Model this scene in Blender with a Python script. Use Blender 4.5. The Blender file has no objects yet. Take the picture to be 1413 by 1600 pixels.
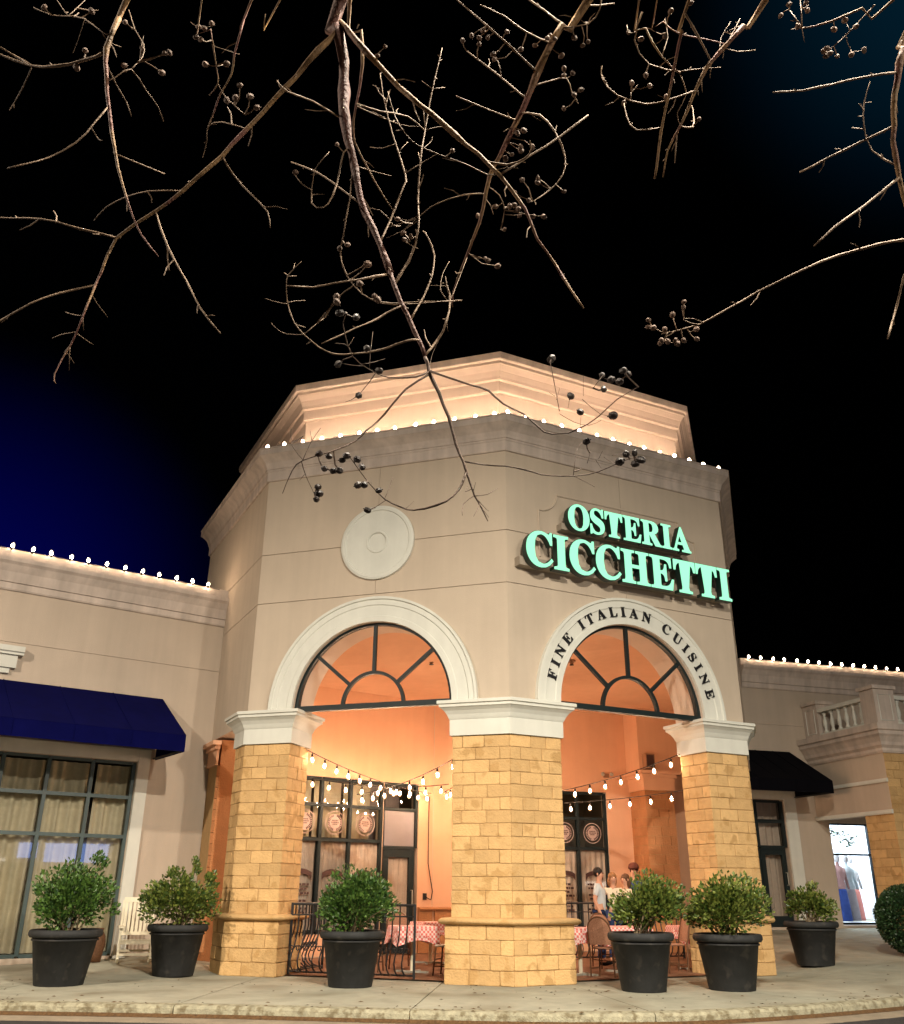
import bpy, math, random
from mathutils import Vector, Matrix
from mathutils.geometry import tessellate_polygon
RAD = math.radians
scene = bpy.context.scene
COL = scene.collection

# ------------------------------------------------------------------ camera
cam_data = bpy.data.cameras.new('camera')
cam_data.sensor_fit = 'VERTICAL'
cam_data.sensor_height = 24.0
cam_data.lens = 1418.4 / 1600.0 * 24.0
cam_data.clip_start = 0.05
cam_data.clip_end = 2000.0
cam = bpy.data.objects.new('camera', cam_data)
COL.objects.link(cam)
cam.matrix_world = Matrix.Translation((0, 0, 1.35)) @ Matrix.Rotation(RAD(90 + 22.564), 4, 'X') @ Matrix.Rotation(RAD(0.472), 4, 'Z')
scene.camera = cam

# ------------------------------------------------------------------ night sky
world = bpy.data.worlds.new('World')
scene.world = world
world.use_nodes = True
wn, wl = world.node_tree.nodes, world.node_tree.links
wn.clear()
w_out = wn.new('ShaderNodeOutputWorld')
w_bg = wn.new('ShaderNodeBackground')
w_sky = wn.new('ShaderNodeTexSky')
w_sky.sky_type = 'NISHITA'
w_sky.sun_disc = False
w_sky.sun_elevation = RAD(-4.0)
w_sky.sun_rotation = RAD(-55)
w_bg2 = wn.new('ShaderNodeBackground')
w_geo = wn.new('ShaderNodeTexCoord')
w_add = wn.new('ShaderNodeAddShader')
wl.new(w_sky.outputs[0], w_bg.inputs['Color'])
w_bg.inputs['Strength'].default_value = 0.004
# two faint town glows in the night haze, one low to the left, one up to the right
def sky_glow(azim, elev, width, col):
    d = Vector((math.sin(RAD(azim)) * math.cos(RAD(elev)), math.cos(RAD(azim)) * math.cos(RAD(elev)), math.sin(RAD(elev))))
    dot = wn.new('ShaderNodeVectorMath'); dot.operation = 'DOT_PRODUCT'
    dot.inputs[1].default_value = d
    nrm = wn.new('ShaderNodeVectorMath'); nrm.operation = 'NORMALIZE'
    wl.new(w_geo.outputs['Generated'], nrm.inputs[0])
    wl.new(nrm.outputs[0], dot.inputs[0])
    mr = wn.new('ShaderNodeMapRange'); mr.interpolation_type = 'LINEAR'
    mr.inputs['From Min'].default_value = math.cos(RAD(width)); mr.inputs['From Max'].default_value = 1.0
    wl.new(dot.outputs['Value'], mr.inputs['Value'])
    mx = wn.new('ShaderNodeMix'); mx.data_type = 'RGBA'
    mx.inputs['A'].default_value = (0, 0, 0, 1); mx.inputs['B'].default_value = (*col, 1)
    pw = wn.new('ShaderNodeMath'); pw.operation = 'POWER'; pw.inputs[1].default_value = 2.2
    wl.new(mr.outputs[0], pw.inputs[0]); wl.new(pw.outputs[0], mx.inputs['Factor'])
    return mx.outputs['Result']
g1 = sky_glow(-30, 12.5, 18, (0.0005, 0.0008, 0.070))
g2 = sky_glow(42, 48, 17, (0.001, 0.013, 0.026))
w_sum = wn.new('ShaderNodeMix'); w_sum.data_type = 'RGBA'; w_sum.blend_type = 'ADD'
w_sum.inputs['Factor'].default_value = 1.0
wl.new(g1, w_sum.inputs['A']); wl.new(g2, w_sum.inputs['B'])
wl.new(w_sum.outputs['Result'], w_bg2.inputs['Color'])
w_bg2.inputs['Strength'].default_value = 1.0
wl.new(w_bg.outputs[0], w_add.inputs[0]); wl.new(w_bg2.outputs[0], w_add.inputs[1])
wl.new(w_add.outputs[0], w_out.inputs['Surface'])

# faint sun lamp added for ambient night light
ambient_sun = bpy.data.lights.new('ambient_sun', 'SUN')
ambient_sun.energy = 0.012; ambient_sun.angle = RAD(2); ambient_sun.color = (0.8, 0.88, 1.0)
ambient_sun_ob = bpy.data.objects.new('ambient_sun', ambient_sun); COL.objects.link(ambient_sun_ob)
ambient_sun_ob.rotation_euler = (RAD(40), 0, RAD(-30))

# ------------------------------------------------------------------ view
scene.view_settings.view_transform = 'Standard'
scene.view_settings.look = 'None'
scene.view_settings.exposure = 0.0
scene.view_settings.gamma = 1.0
scene.view_settings.use_curve_mapping = False
scene.cycles.use_denoising = True
scene.cycles.use_light_tree = True
scene.cycles.max_bounces = 6
scene.cycles.diffuse_bounces = 3
scene.cycles.glossy_bounces = 3
scene.cycles.transparent_max_bounces = 12
scene.cycles.sample_clamp_indirect = 4.0

# ------------------------------------------------------------------ materials
def mat(name, col, rough=0.8, var=0.1, scale=3.0, bump=0.0, bscale=60.0, rnd=0.0, spec=0.3, metal=0.0, spots=None, streak=0.0):
    m = bpy.data.materials.new(name)
    m.use_nodes = True
    n, l = m.node_tree.nodes, m.node_tree.links
    bs = n['Principled BSDF']
    bs.inputs['Roughness'].default_value = rough
    bs.inputs['Metallic'].default_value = metal
    bs.inputs['Specular IOR Level'].default_value = spec
    geo = n.new('ShaderNodeNewGeometry')
    nz = n.new('ShaderNodeTexNoise'); nz.inputs['Scale'].default_value = scale; nz.inputs['Detail'].default_value = 5.0
    nz.inputs['Roughness'].default_value = 0.62
    l.new(geo.outputs['Position'], nz.inputs['Vector'])
    mr = n.new('ShaderNodeMapRange')
    mr.inputs['From Min'].default_value = 0.28; mr.inputs['From Max'].default_value = 0.72
    mr.inputs['To Min'].default_value = 1 - var; mr.inputs['To Max'].default_value = 1 + var
    l.new(nz.outputs['Fac'], mr.inputs['Value'])
    val = mr.outputs[0]
    if streak:
        mp = n.new('ShaderNodeVectorMath'); mp.operation = 'MULTIPLY'; mp.inputs[1].default_value = (5, 5, 0.35)
        l.new(geo.outputs['Position'], mp.inputs[0])
        sn = n.new('ShaderNodeTexNoise'); sn.inputs['Scale'].default_value = 1.0; sn.inputs['Detail'].default_value = 4
        l.new(mp.outputs[0], sn.inputs['Vector'])
        sm = n.new('ShaderNodeMapRange'); sm.inputs['From Min'].default_value = .3; sm.inputs['From Max'].default_value = .7
        sm.inputs['To Min'].default_value = 1 - streak; sm.inputs['To Max'].default_value = 1 + streak * .4
        l.new(sn.outputs['Fac'], sm.inputs['Value'])
        mu = n.new('ShaderNodeMath'); mu.operation = 'MULTIPLY'; l.new(val, mu.inputs[0]); l.new(sm.outputs[0], mu.inputs[1]); val = mu.outputs[0]
    if rnd:
        oi = n.new('ShaderNodeObjectInfo')
        rm = n.new('ShaderNodeMapRange'); rm.inputs['To Min'].default_value = 1 - rnd; rm.inputs['To Max'].default_value = 1 + rnd
        l.new(oi.outputs['Random'], rm.inputs['Value'])
        mu = n.new('ShaderNodeMath'); mu.operation = 'MULTIPLY'; l.new(val, mu.inputs[0]); l.new(rm.outputs[0], mu.inputs[1]); val = mu.outputs[0]
    hs = n.new('ShaderNodeHueSaturation'); hs.inputs['Color'].default_value = (*col, 1)
    l.new(val, hs.inputs['Value'])
    cout = hs.outputs[0]
    if spots:
        scol, sscale, lo, hi = spots
        s2 = n.new('ShaderNodeTexNoise'); s2.inputs['Scale'].default_value = sscale; s2.inputs['Detail'].default_value = 2
        l.new(geo.outputs['Position'], s2.inputs['Vector'])
        m2 = n.new('ShaderNodeMapRange'); m2.inputs['From Min'].default_value = lo; m2.inputs['From Max'].default_value = hi
        l.new(s2.outputs['Fac'], m2.inputs['Value'])
        mx = n.new('ShaderNodeMix'); mx.data_type = 'RGBA'
        l.new(m2.outputs[0], mx.inputs['Factor']); l.new(cout, mx.inputs['A']); mx.inputs['B'].default_value = (*scol, 1)
        cout = mx.outputs['Result']
    l.new(cout, bs.inputs['Base Color'])
    if bump:
        bn = n.new('ShaderNodeTexNoise'); bn.inputs['Scale'].default_value = bscale; bn.inputs['Detail'].default_value = 6
        l.new(geo.outputs['Position'], bn.inputs['Vector'])
        bp = n.new('ShaderNodeBump'); bp.inputs['Strength'].default_value = bump; bp.inputs['Distance'].default_value = 0.02
        l.new(bn.outputs['Fac'], bp.inputs['Height']); l.new(bp.outputs[0], bs.inputs['Normal'])
    return m

def emit(name, col, strength):
    m = bpy.data.materials.new(name); m.use_nodes = True
    n, l = m.node_tree.nodes, m.node_tree.links
    n.clear()
    e = n.new('ShaderNodeEmission'); e.inputs['Color'].default_value = (*col, 1); e.inputs['Strength'].default_value = strength
    o = n.new('ShaderNodeOutputMaterial'); l.new(e.outputs[0], o.inputs['Surface'])
    return m

def glass(name, tint=(0.8, 0.82, 0.8), ior=1.6):
    m = bpy.data.materials.new(name); m.use_nodes = True
    n, l = m.node_tree.nodes, m.node_tree.links
    n.clear()
    t = n.new('ShaderNodeBsdfTransparent'); t.inputs['Color'].default_value = (*tint, 1)
    g = n.new('ShaderNodeBsdfGlossy'); g.inputs['Roughness'].default_value = 0.015
    f = n.new('ShaderNodeFresnel'); f.inputs['IOR'].default_value = ior
    x = n.new('ShaderNodeMixShader'); o = n.new('ShaderNodeOutputMaterial')
    l.new(f.outputs[0], x.inputs[0]); l.new(t.outputs[0], x.inputs[1]); l.new(g.outputs[0], x.inputs[2]); l.new(x.outputs[0], o.inputs['Surface'])
    return m

def check_cloth(name):
    m = mat(name, (0.75, 0.33, 0.28), 0.9, 0.05)
    n, l = m.node_tree.nodes, m.node_tree.links
    bs = n['Principled BSDF']
    tc = n.new('ShaderNodeTexCoord')
    ck = n.new('ShaderNodeTexChecker'); ck.inputs['Scale'].default_value = 27
    ck.inputs['Color1'].default_value = (0.80, 0.60, 0.55, 1); ck.inputs['Color2'].default_value = (0.68, 0.17, 0.15, 1)
    l.new(tc.outputs['Object'], ck.inputs['Vector']); l.new(ck.outputs['Color'], bs.inputs['Base Color'])
    return m

MT = {
    'stucco': mat('stucco_tan', (0.53, 0.44, 0.345), 0.9, 0.08, 0.6, 0.4, 110, streak=0.06),
    'wing': mat('stucco_wing', (0.51, 0.42, 0.335), 0.9, 0.07, 0.7, 0.4, 110, streak=0.06),
    'porch': mat('stucco_apricot', (0.68, 0.385, 0.235), 0.9, 0.06, 0.9, 0.3, 120, streak=0.04),
    'white': mat('painted_trim', (0.62, 0.62, 0.56), 0.75, 0.05, 2.0, 0.12, 90, streak=0.06),
    'cornice': mat('cornice_plaster', (0.58, 0.49, 0.425), 0.85, 0.1, 2.0, 0.25, 90, streak=0.22),
    'tier': mat('parapet_plaster', (0.53, 0.43, 0.365), 0.88, 0.05, 1.5, 0.2, 90, streak=0.05),
    'block': mat('split_block', (0.58, 0.37, 0.165), 0.9, 0.10, 6.0, 0.6, 32, rnd=0.13, spots=((0.47, 0.285, 0.115), 4.2, 0.57, 0.66)),
    'blockorange': mat('orange_block', (0.40, 0.18, 0.075), 0.9, 0.12, 4.0, 0.5, 38, rnd=0.1),  # deeper orange than the outer pier block
    'shadewood': mat('shaded_bark', (0.055, 0.032, 0.020), 0.75, 0.25, 16.0, 0.3, 90),  # silhouette shade of the lower branches put into the bark colour
    'maroon': mat('maroon_bark', (0.058, 0.021, 0.012), 0.75, 0.3, 12.0, 0.5, 60, spots=((0.06, 0.02, 0.014), 6.0, 0.5, 0.62)),
    'capsuleshade': mat('shaded_seed_capsule', (0.022, 0.014, 0.011), 0.55, 0.3, 60.0, 0.3, 90, rnd=0.25),  # shaded copy of the capsule colour, for the silhouetted branches
    'mortar': mat('mortar', (0.40, 0.25, 0.11), 0.95, 0.1, 8.0, 0.3, 60),
    'iron': mat('black_iron', (0.012, 0.012, 0.013), 0.45, 0.1, 8, 0, spec=0.5),
    'bronze': mat('dark_bronze_frame', (0.009, 0.016, 0.017), 0.5, 0.1, 8, 0, spec=0.25),
    'greenframe': mat('teal_grey_frame', (0.045, 0.07, 0.068), 0.42, 0.1, 8, 0, spec=0.5),
    'glass': glass('window_glass'),
    'frosted': mat('frosted_film_glass', (0.20, 0.175, 0.185), 0.38, 0.08, 3.0, spec=0.5),
    'curtain': mat('sheer_curtain', (0.66, 0.52, 0.44), 0.95, 0.12, 5, 0.1, 30),
    'curtain2': mat('linen_curtain', (0.66, 0.56, 0.40), 0.95, 0.12, 5, 0.1, 30),
    'room': mat('dim_room', (0.10, 0.075, 0.05), 0.9, 0.1, 2),
    'navy': mat('navy_canvas', (0.002, 0.0025, 0.042), 0.95, 0.2, 2.5, 0.15, 200, spec=0.04),
    'black': mat('black_canvas', (0.003, 0.003, 0.005), 0.95, 0.15, 2.5, 0.15, 200, spec=0.05),
    'concrete': mat('concrete_walk', (0.31, 0.30, 0.235), 0.9, 0.2, 2.2, 0.35, 90, rnd=0.05, spots=((0.19, 0.17, 0.12), 1.1, 0.50, 0.74)),
    'kerb': mat('kerb_concrete', (0.29, 0.27, 0.19), 0.9, 0.28, 9.0, 0.7, 50, spots=((0.15, 0.125, 0.075), 11.0, 0.46, 0.66)),
    'gutter': mat('gutter_concrete', (0.22, 0.18, 0.13), 0.9, 0.2, 4.0, 0.3, 60),
    'grit': mat('kerb_dirt', (0.085, 0.045, 0.018), 0.95, 0.5, 30.0, 0.3, 60),
    'asphalt': mat('asphalt', (0.03, 0.027, 0.027), 0.85, 0.2, 8.0, 0.6, 160),
    'porchfloor': mat('porch_floor', (0.20, 0.10, 0.055), 0.7, 0.2, 2.0, 0.15, 70),
    'pot': mat('charcoal_planter', (0.024, 0.025, 0.026), 0.72, 0.25, 6.0, 0.15, 220, spec=0.3, spots=((0.06, 0.055, 0.05), 7.0, 0.58, 0.8), streak=0.2),
    'soffit': mat('arch_lining', (0.60, 0.47, 0.37), 0.85, 0.05, 2.0, 0.2, 90),
    'soil': mat('potting_soil', (0.03, 0.02, 0.012), 0.95, 0.3, 20, 0.5, 60),
    'stem': mat('shrub_stem', (0.20, 0.15, 0.09), 0.85, 0.2, 20, 0.2, 90),
    'chairwhite': mat('white_painted_wood', (0.72, 0.66, 0.50), 0.6, 0.08, 8, 0.1, 90),
    'bark': mat('crape_myrtle_bark', (0.125, 0.068, 0.024), 0.75, 0.4, 14.0, 0.4, 60, spots=((0.085, 0.028, 0.018), 5.0, 0.5, 0.62)),
    'twig': mat('twig_bark', (0.12, 0.075, 0.042), 0.75, 0.2, 16.0, 0.3, 90),
    'capsule': mat('seed_capsule', (0.085, 0.05, 0.032), 0.8, 0.3, 60.0, 0.3, 90, rnd=0.25),
    'cord': mat('black_cord', (0.015, 0.012, 0.01), 0.6, 0.1),
    'bulbglass': None,
    'farsign': emit('far_sign_panel', (0.32, 0.48, 1.0), 9.0),
    'farlight': emit('far_shop_light', (0.95, 0.9, 0.8), 5.0),
    'bulb': emit('string_bulb', (1.0, 0.64, 0.40), 1150.0),
    'wingbulb': emit('wing_roof_bulb', (1.0, 0.72, 0.48), 300.0),
    'roofbulb': emit('roof_bulb', (1.0, 0.71, 0.48), 1500.0),
    'face': emit('letter_face', (0.36, 1.0, 0.60), 1.3),
    'return': mat('letter_return', (0.006, 0.022, 0.016), 0.4, 0.1, 8, spec=0.5),
    'raceway': mat('raceway_paint', (0.33, 0.28, 0.22), 0.7, 0.06, 4),
    'ink': mat('black_lettering', (0.008, 0.008, 0.01), 0.5, 0.05),
    'etch': mat('pale_window_print', (0.42, 0.31, 0.27), 0.8, 0.05),
    'etchdark': mat('dark_window_print', (0.06, 0.03, 0.025), 0.8, 0.05),
    'cloth': check_cloth('checked_cloth'),
    'rattan': mat('brown_rattan', (0.12, 0.055, 0.025), 0.6, 0.3, 30, 0.5, 120),
    'weave': mat('woven_seat', (0.36, 0.18, 0.11), 0.7, 0.3, 60, 0.6, 180),
    'metalgrey': mat('grey_metal', (0.38, 0.37, 0.31), 0.45, 0.1, 6, spec=0.5),
    'speaker': mat('salmon_box', (0.30, 0.16, 0.09), 0.6, 0.08, 6),
    'lampmetal': mat('lamp_post_paint', (0.03, 0.028, 0.025), 0.5, 0.1, 6),
    'lampface': emit('lamp_lens', (1.0, 0.86, 0.64), 4.0),
    'shopwhite': mat('shop_wall', (0.78, 0.80, 0.85), 0.8, 0.03),
    'shoplight': emit('shop_ceiling_panel', (0.75, 0.87, 1.0), 22.0),
    'mannequin': mat('pale_mannequin', (0.62, 0.60, 0.60), 0.5, 0.04),
    'redcloth': mat('coral_garment', (0.60, 0.22, 0.18), 0.9, 0.1, 12),
    'bluecloth': mat('blue_garment', (0.03, 0.06, 0.22), 0.9, 0.15, 12),
    'browncloth': mat('brown_garment', (0.36, 0.20, 0.18), 0.9, 0.1, 12),
    'greycloth': mat('grey_garment', (0.30, 0.26, 0.26), 0.9, 0.1, 12),
    'lightblue': mat('light_blue_shirt', (0.52, 0.58, 0.60), 0.9, 0.06, 12),
    'denim': mat('denim', (0.025, 0.045, 0.12), 0.9, 0.15, 15),
    'ivory': mat('ivory_blouse', (0.68, 0.60, 0.46), 0.9, 0.06, 12),
    'blackcloth': mat('black_jacket', (0.012, 0.012, 0.013), 0.9, 0.1, 12),
    'navycloth': mat('navy_polo', (0.04, 0.06, 0.16), 0.9, 0.1, 12),
    'skin': mat('skin', (0.55, 0.30, 0.20), 0.6, 0.05, 12),
    'hairdark': mat('dark_hair', (0.012, 0.008, 0.006), 0.6, 0.2, 40),
    'hairbrown': mat('brown_hair', (0.10, 0.045, 0.02), 0.6, 0.2, 40),
    'hairblond': mat('auburn_hair', (0.26, 0.12, 0.045), 0.6, 0.2, 40),
    'cap': mat('maroon_cap', (0.10, 0.03, 0.02), 0.85, 0.1, 20),
}

def glow_glass(name, col, strength, clear):
    m = bpy.data.materials.new(name); m.use_nodes = True
    n, l = m.node_tree.nodes, m.node_tree.links; n.clear()
    t = n.new('ShaderNodeBsdfTransparent'); e = n.new('ShaderNodeEmission'); e.inputs['Color'].default_value = (*col, 1); e.inputs['Strength'].default_value = strength
    x = n.new('ShaderNodeMixShader'); x.inputs[0].default_value = 1 - clear; o = n.new('ShaderNodeOutputMaterial')
    l.new(t.outputs[0], x.inputs[1]); l.new(e.outputs[0], x.inputs[2]); l.new(x.outputs[0], o.inputs['Surface'])
    return m
MT['roofglow'] = glow_glass('roof_bulb_glow', (1.0, 0.72, 0.45), 2.2, 0.5)  # added shell whose emission draws the glow around each roof bulb
MT['bulbglass'] = glow_glass('amber_bulb_glass', (1.0, 0.50, 0.20), 1.6, 0.45)  # the warm halo around the bulb is emitted by this glass

def leaf_mat(name, dark, light):
    m = bpy.data.materials.new(name); m.use_nodes = True
    n, l = m.node_tree.nodes, m.node_tree.links
    bs = n['Principled BSDF']; bs.inputs['Roughness'].default_value = 0.42; bs.inputs['Specular IOR Level'].default_value = 0.45
    geo = n.new('ShaderNodeNewGeometry')
    mx = n.new('ShaderNodeMix'); mx.data_type = 'RGBA'
    mx.inputs['A'].default_value = (*dark, 1); mx.inputs['B'].default_value = (*light, 1)
    l.new(geo.outputs['Random Per Island'], mx.inputs['Factor'])
    l.new(mx.outputs['Result'], bs.inputs['Base Color'])
    return m
MT['leaf'] = leaf_mat('glossy_leaf', (0.012, 0.045, 0.008), (0.085, 0.165, 0.026))
MT['leafy'] = leaf_mat('yellow_green_leaf', (0.022, 0.06, 0.009), (0.18, 0.215, 0.04))
MT['leafd'] = leaf_mat('dark_boxwood_leaf', (0.008, 0.025, 0.010), (0.03, 0.07, 0.02))

# ------------------------------------------------------------------ mesh helpers
OFF = {}
def link(o, parent=None):
    COL.objects.link(o)
    if parent is not None: o.parent = parent
    return o
def tag(o, label=None, cat=None, group=None, kind=None):
    if label: o['label'] = label
    if cat: o['category'] = cat
    if group: o['group'] = group
    if kind: o['kind'] = kind
    return o
def thing(name, loc, label, cat, group=None, rotz=0.0, static=True):
    o = link(bpy.data.objects.new(name, None))
    o.empty_display_size = 0.2
    o.location = loc; o.rotation_euler = (0, 0, rotz)
    OFF[o.name] = Vector(loc) if static else Vector((0, 0, 0))   # static: children are given in world coordinates
    return tag(o, label, cat, group)

class B:
    def __init__(self): self.v = []; self.f = []
    def add(self, vs, fs):
        k = len(self.v); self.v += [tuple(p) for p in vs]; self.f += [tuple(i + k for i in q) for q in fs]
    def box(self, o, a, b, c):
        o, a, b, c = map(Vector, (o, a, b, c))
        p = [o, o + a, o + a + b, o + b]; p += [q + c for q in p]
        self.add(p, [(3, 2, 1, 0), (4, 5, 6, 7), (0, 1, 5, 4), (1, 2, 6, 5), (2, 3, 7, 6), (3, 0, 4, 7)])
    def cbox(self, cx, cy, cz, sx, sy, sz):
        self.box((cx - sx / 2, cy - sy / 2, cz - sz / 2), (sx, 0, 0), (0, sy, 0), (0, 0, sz))
    def slab(self, fr, loops, o0, o1, loops2=None):
        """polygon (with holes) in the frame's (s, z) plane, between offsets o0 (back) and o1 (front)"""
        loops2 = loops2 or loops
        flat = [p for lp in loops for p in lp]
        flat2 = [p for lp in loops2 for p in lp]
        tri = tessellate_polygon([[Vector((p[0], p[1], 0)) for p in lp] for lp in loops])
        n = len(flat)
        vs = [fr.p(s, z, o1) for s, z in flat] + [fr.p(s, z, o0) for s, z in flat2]
        fs = [tuple(t) for t in tri] + [tuple(n + i for i in reversed(t)) for t in tri]
        k = 0
        for lp in loops:
            m = len(lp)
            for i in range(m):
                a, b = k + i, k + (i + 1) % m
                fs.append((a, b, n + b, n + a))
            k += m
        self.add(vs, fs)
    def prism(self, poly, z0, z1):
        n = len(poly)
        self.add([(x, y, z0) for x, y in poly] + [(x, y, z1) for x, y in poly],
                 [tuple(range(n - 1, -1, -1)), tuple(range(n, 2 * n))] + [(i, (i + 1) % n, n + (i + 1) % n, n + i) for i in range(n)])
    def rings(self, rings, close_ends=True, closed=True):
        n = len(rings[0]); vs = [p for r in rings for p in r]; fs = []
        for k in range(len(rings) - 1):
            for i in range(n if closed else n - 1):
                a = k * n + i; b = k * n + (i + 1) % n
                fs.append((a, b, b + n, a + n))
        if close_ends:
            fs.append(tuple(range(n - 1, -1, -1))); fs.append(tuple((len(rings) - 1) * n + i for i in range(n)))
        self.add(vs, fs)
    def tube(self, pts, rad, n=6, cap=True):
        pts = [Vector(p) for p in pts]
        if not isinstance(rad, (list, tuple)): rad = [rad] * len(pts)
        rs = []; ref = None
        for i, p in enumerate(pts):
            t = (pts[min(i + 1, len(pts) - 1)] - pts[max(i - 1, 0)])
            if t.length < 1e-9: t = Vector((0, 0, 1))
            t.normalize()
            if ref is None: ref = Vector((1, 0, 0)) if abs(t.x) < .8 else Vector((0, 1, 0))
            u = (ref - t * ref.dot(t)); u.normalize(); w = t.cross(u); ref = u
            rs.append([p + (u * math.cos(2 * math.pi * k / n) + w * math.sin(2 * math.pi * k / n)) * rad[i] for k in range(n)])
        self.rings(rs, cap)
    def lathe(self, prof, c=(0, 0, 0), n=24, axis=None):
        rs = []
        for r, z in prof:
            ring = []
            for k in range(n):
                a = 2 * math.pi * k / n
                if axis is None: ring.append((c[0] + r * math.cos(a), c[1] + r * math.sin(a), c[2] + z))
                else:
                    ux, uy, uz = axis
                    ring.append(Vector(c) + ux * (r * math.cos(a)) + uy * (r * math.sin(a)) + uz * z)
            rs.append(ring)
        self.rings(rs)
    def ball(self, c, r, n=8, m=6, sq=(1, 1, 1)):
        rs = []
        for j in range(m + 1):
            t = math.pi * (j + .0001) / (m + .0002)
            rs.append([(c[0] + sq[0] * r * math.sin(t) * math.cos(2 * math.pi * k / n), c[1] + sq[1] * r * math.sin(t) * math.sin(2 * math.pi * k / n), c[2] + sq[2] * r * math.cos(t)) for k in range(n)])
        self.rings(rs)
    def sweep(self, path, prof, ends=True):
        """profile [(offset outward, z)] swept along a left-to-right xy path with mitred corners"""
        self.rings([[(*q, z) for q, z in zip([offset_path(path, o)[i] for o, _ in prof], [z for _, z in prof])] for i in range(len(path))], ends)
    def mesh(self, name, smooth=False):
        me = bpy.data.meshes.new(name)
        me.from_pydata(self.v, [], self.f); me.validate(); me.update()
        import bmesh
        bm = bmesh.new(); bm.from_mesh(me); bmesh.ops.recalc_face_normals(bm, faces=bm.faces); bm.to_mesh(me); bm.free()
        if smooth:
            for p in me.polygons: p.use_smooth = True
        return me
    def done(self, name, m, parent=None, smooth=False):
        off = OFF.get(parent.name, Vector((0, 0, 0))) if parent is not None else Vector((0, 0, 0))
        if off.length: self.v = [(x - off.x, y - off.y, z - off.z) for x, y, z in self.v]
        me = self.mesh(name, smooth)
        me.materials.append(MT[m] if isinstance(m, str) else m)
        o = link(bpy.data.objects.new(name, me), parent)
        OFF[o.name] = off
        return o

def offset_path(path, o):
    out = []
    n = len(path)
    for i in range(n):
        p = Vector(path[i])
        d0 = (Vector(path[i]) - Vector(path[i - 1])).normalized() if i else None
        d1 = (Vector(path[i + 1]) - Vector(path[i])).normalized() if i < n - 1 else None
        if d0 is None: d0 = d1
        if d1 is None: d1 = d0
        n0, n1 = Vector((d0.y, -d0.x)), Vector((d1.y, -d1.x))
        m = n0 + n1; m *= 1 / (1 + n0.dot(n1))
        out.append(tuple(p + m * o))
    return out
def offset_poly(poly, o):
    """convex polygon offset outward (any winding)"""
    n = len(poly)
    A = sum(poly[i][0] * poly[(i + 1) % n][1] - poly[(i + 1) % n][0] * poly[i][1] for i in range(n))
    sg = 1 if A > 0 else -1
    out = []
    for i in range(n):
        d0 = (Vector(poly[i]) - Vector(poly[i - 1])).normalized(); d1 = (Vector(poly[(i + 1) % n]) - Vector(poly[i])).normalized()
        n0, n1 = Vector((d0.y, -d0.x)) * sg, Vector((d1.y, -d1.x)) * sg
        m = (n0 + n1) / (1 + n0.dot(n1))
        out.append(tuple(Vector(poly[i]) + m * o))
    return out

class Frame:
    """vertical plane: origin, direction of s, outward normal toward the street"""
    def __init__(self, o, az, flip=False):
        self.o = Vector(o[:2]); self.d = Vector((math.sin(RAD(az)), math.cos(RAD(az))))
        self.n = Vector((self.d.y, -self.d.x)) * (-1 if flip else 1)
    def xy(self, s, o=0.0):
        q = self.o + self.d * s + self.n * o; return (q.x, q.y)
    def p(self, s, z, o=0.0):
        q = self.o + self.d * s + self.n * o; return Vector((q.x, q.y, z))
    def box(self, b, s0, s1, z0, z1, o0, o1):
        d = Vector((*self.d, 0)); n = Vector((*self.n, 0))
        b.box(self.p(s0, z0, o0), d * (s1 - s0), n * (o1 - o0), (0, 0, z1 - z0))
    @property
    def rot(self): return math.atan2(self.d.y, self.d.x)

# ------------------------------------------------------------------ site frame (metres, camera at the origin)
AZ_L, AZ_R = -71.974, 63.026
C0 = Vector((0.994, 15.380))
W0, WL, EL, WR, ER = 1.010, 3.052, 0.922, 3.235, 0.999
FL = Frame(C0, AZ_L, True)                 # left arched face, s runs left from the corner
FR = Frame(C0, AZ_R)                       # right arched face, s runs right
A_L, B_L = W0 + WL, W0 + WL + EL
A_R, B_R = W0 + WR, W0 + WR + ER
CL, CR = Vector(FL.xy(B_L)), Vector(FR.xy(B_R))
FSL = Frame(CL, AZ_L + 45, True)           # far left face, s runs back
FSR = Frame(CR, AZ_R - 45)                 # far right face, s runs back
FA = Frame((-4.969, 19.328), 54.0)         # left shop front, continues as the porch back wall
P1 = Vector(FA.xy(5.662))
FB = Frame(P1, 73.5)                       # right shop front, from the porch corner to the right
T = 0.75
Z_BAR, Z_CAP, Z_LED, Z_WALL, Z_COR = 4.34, 3.752, 0.933, 9.0, 9.66

def ground_z(x, y):
    k = min(1.0, max(0.0, (abs(x - 1.0) - 4.7) / 1.5)); k = k * k * (3 - 2 * k)
    return 0.048 * max(0.0, y - 15.6) * k

# ------------------------------------------------------------------ ground
def arc_pts(pts, step):
    out = [Vector(pts[0])]; 
    for a, b in zip(pts, pts[1:]):
        a, b = Vector(a), Vector(b); n = max(1, int((b - a).length / step))
        out += [a + (b - a) * (i / n) for i in range(1, n + 1)]
    return out
def smooth_curve(ctrl, n=6):
    out = []
    P = [Vector(p) for p in ctrl]
    for i in range(len(P) - 1):
        p0, p1, p2, p3 = P[max(i - 1, 0)], P[i], P[i + 1], P[min(i + 2, len(P) - 1)]
        for k in range(n):
            t = k / n
            out.append(0.5 * ((2 * p1) + (p2 - p0) * t + (2 * p0 - 5 * p1 + 4 * p2 - p3) * t * t + (3 * p1 - p0 - 3 * p2 + p3) * t ** 3))
    out.append(P[-1]); return out
b = B(); b.add([(-400, -300, -0.145), (400, -300, -0.145), (400, 500, -0.145), (-400, 500, -0.145)], [(0, 1, 2, 3)])
road = tag(b.done('road', 'asphalt'), kind='structure')
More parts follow.
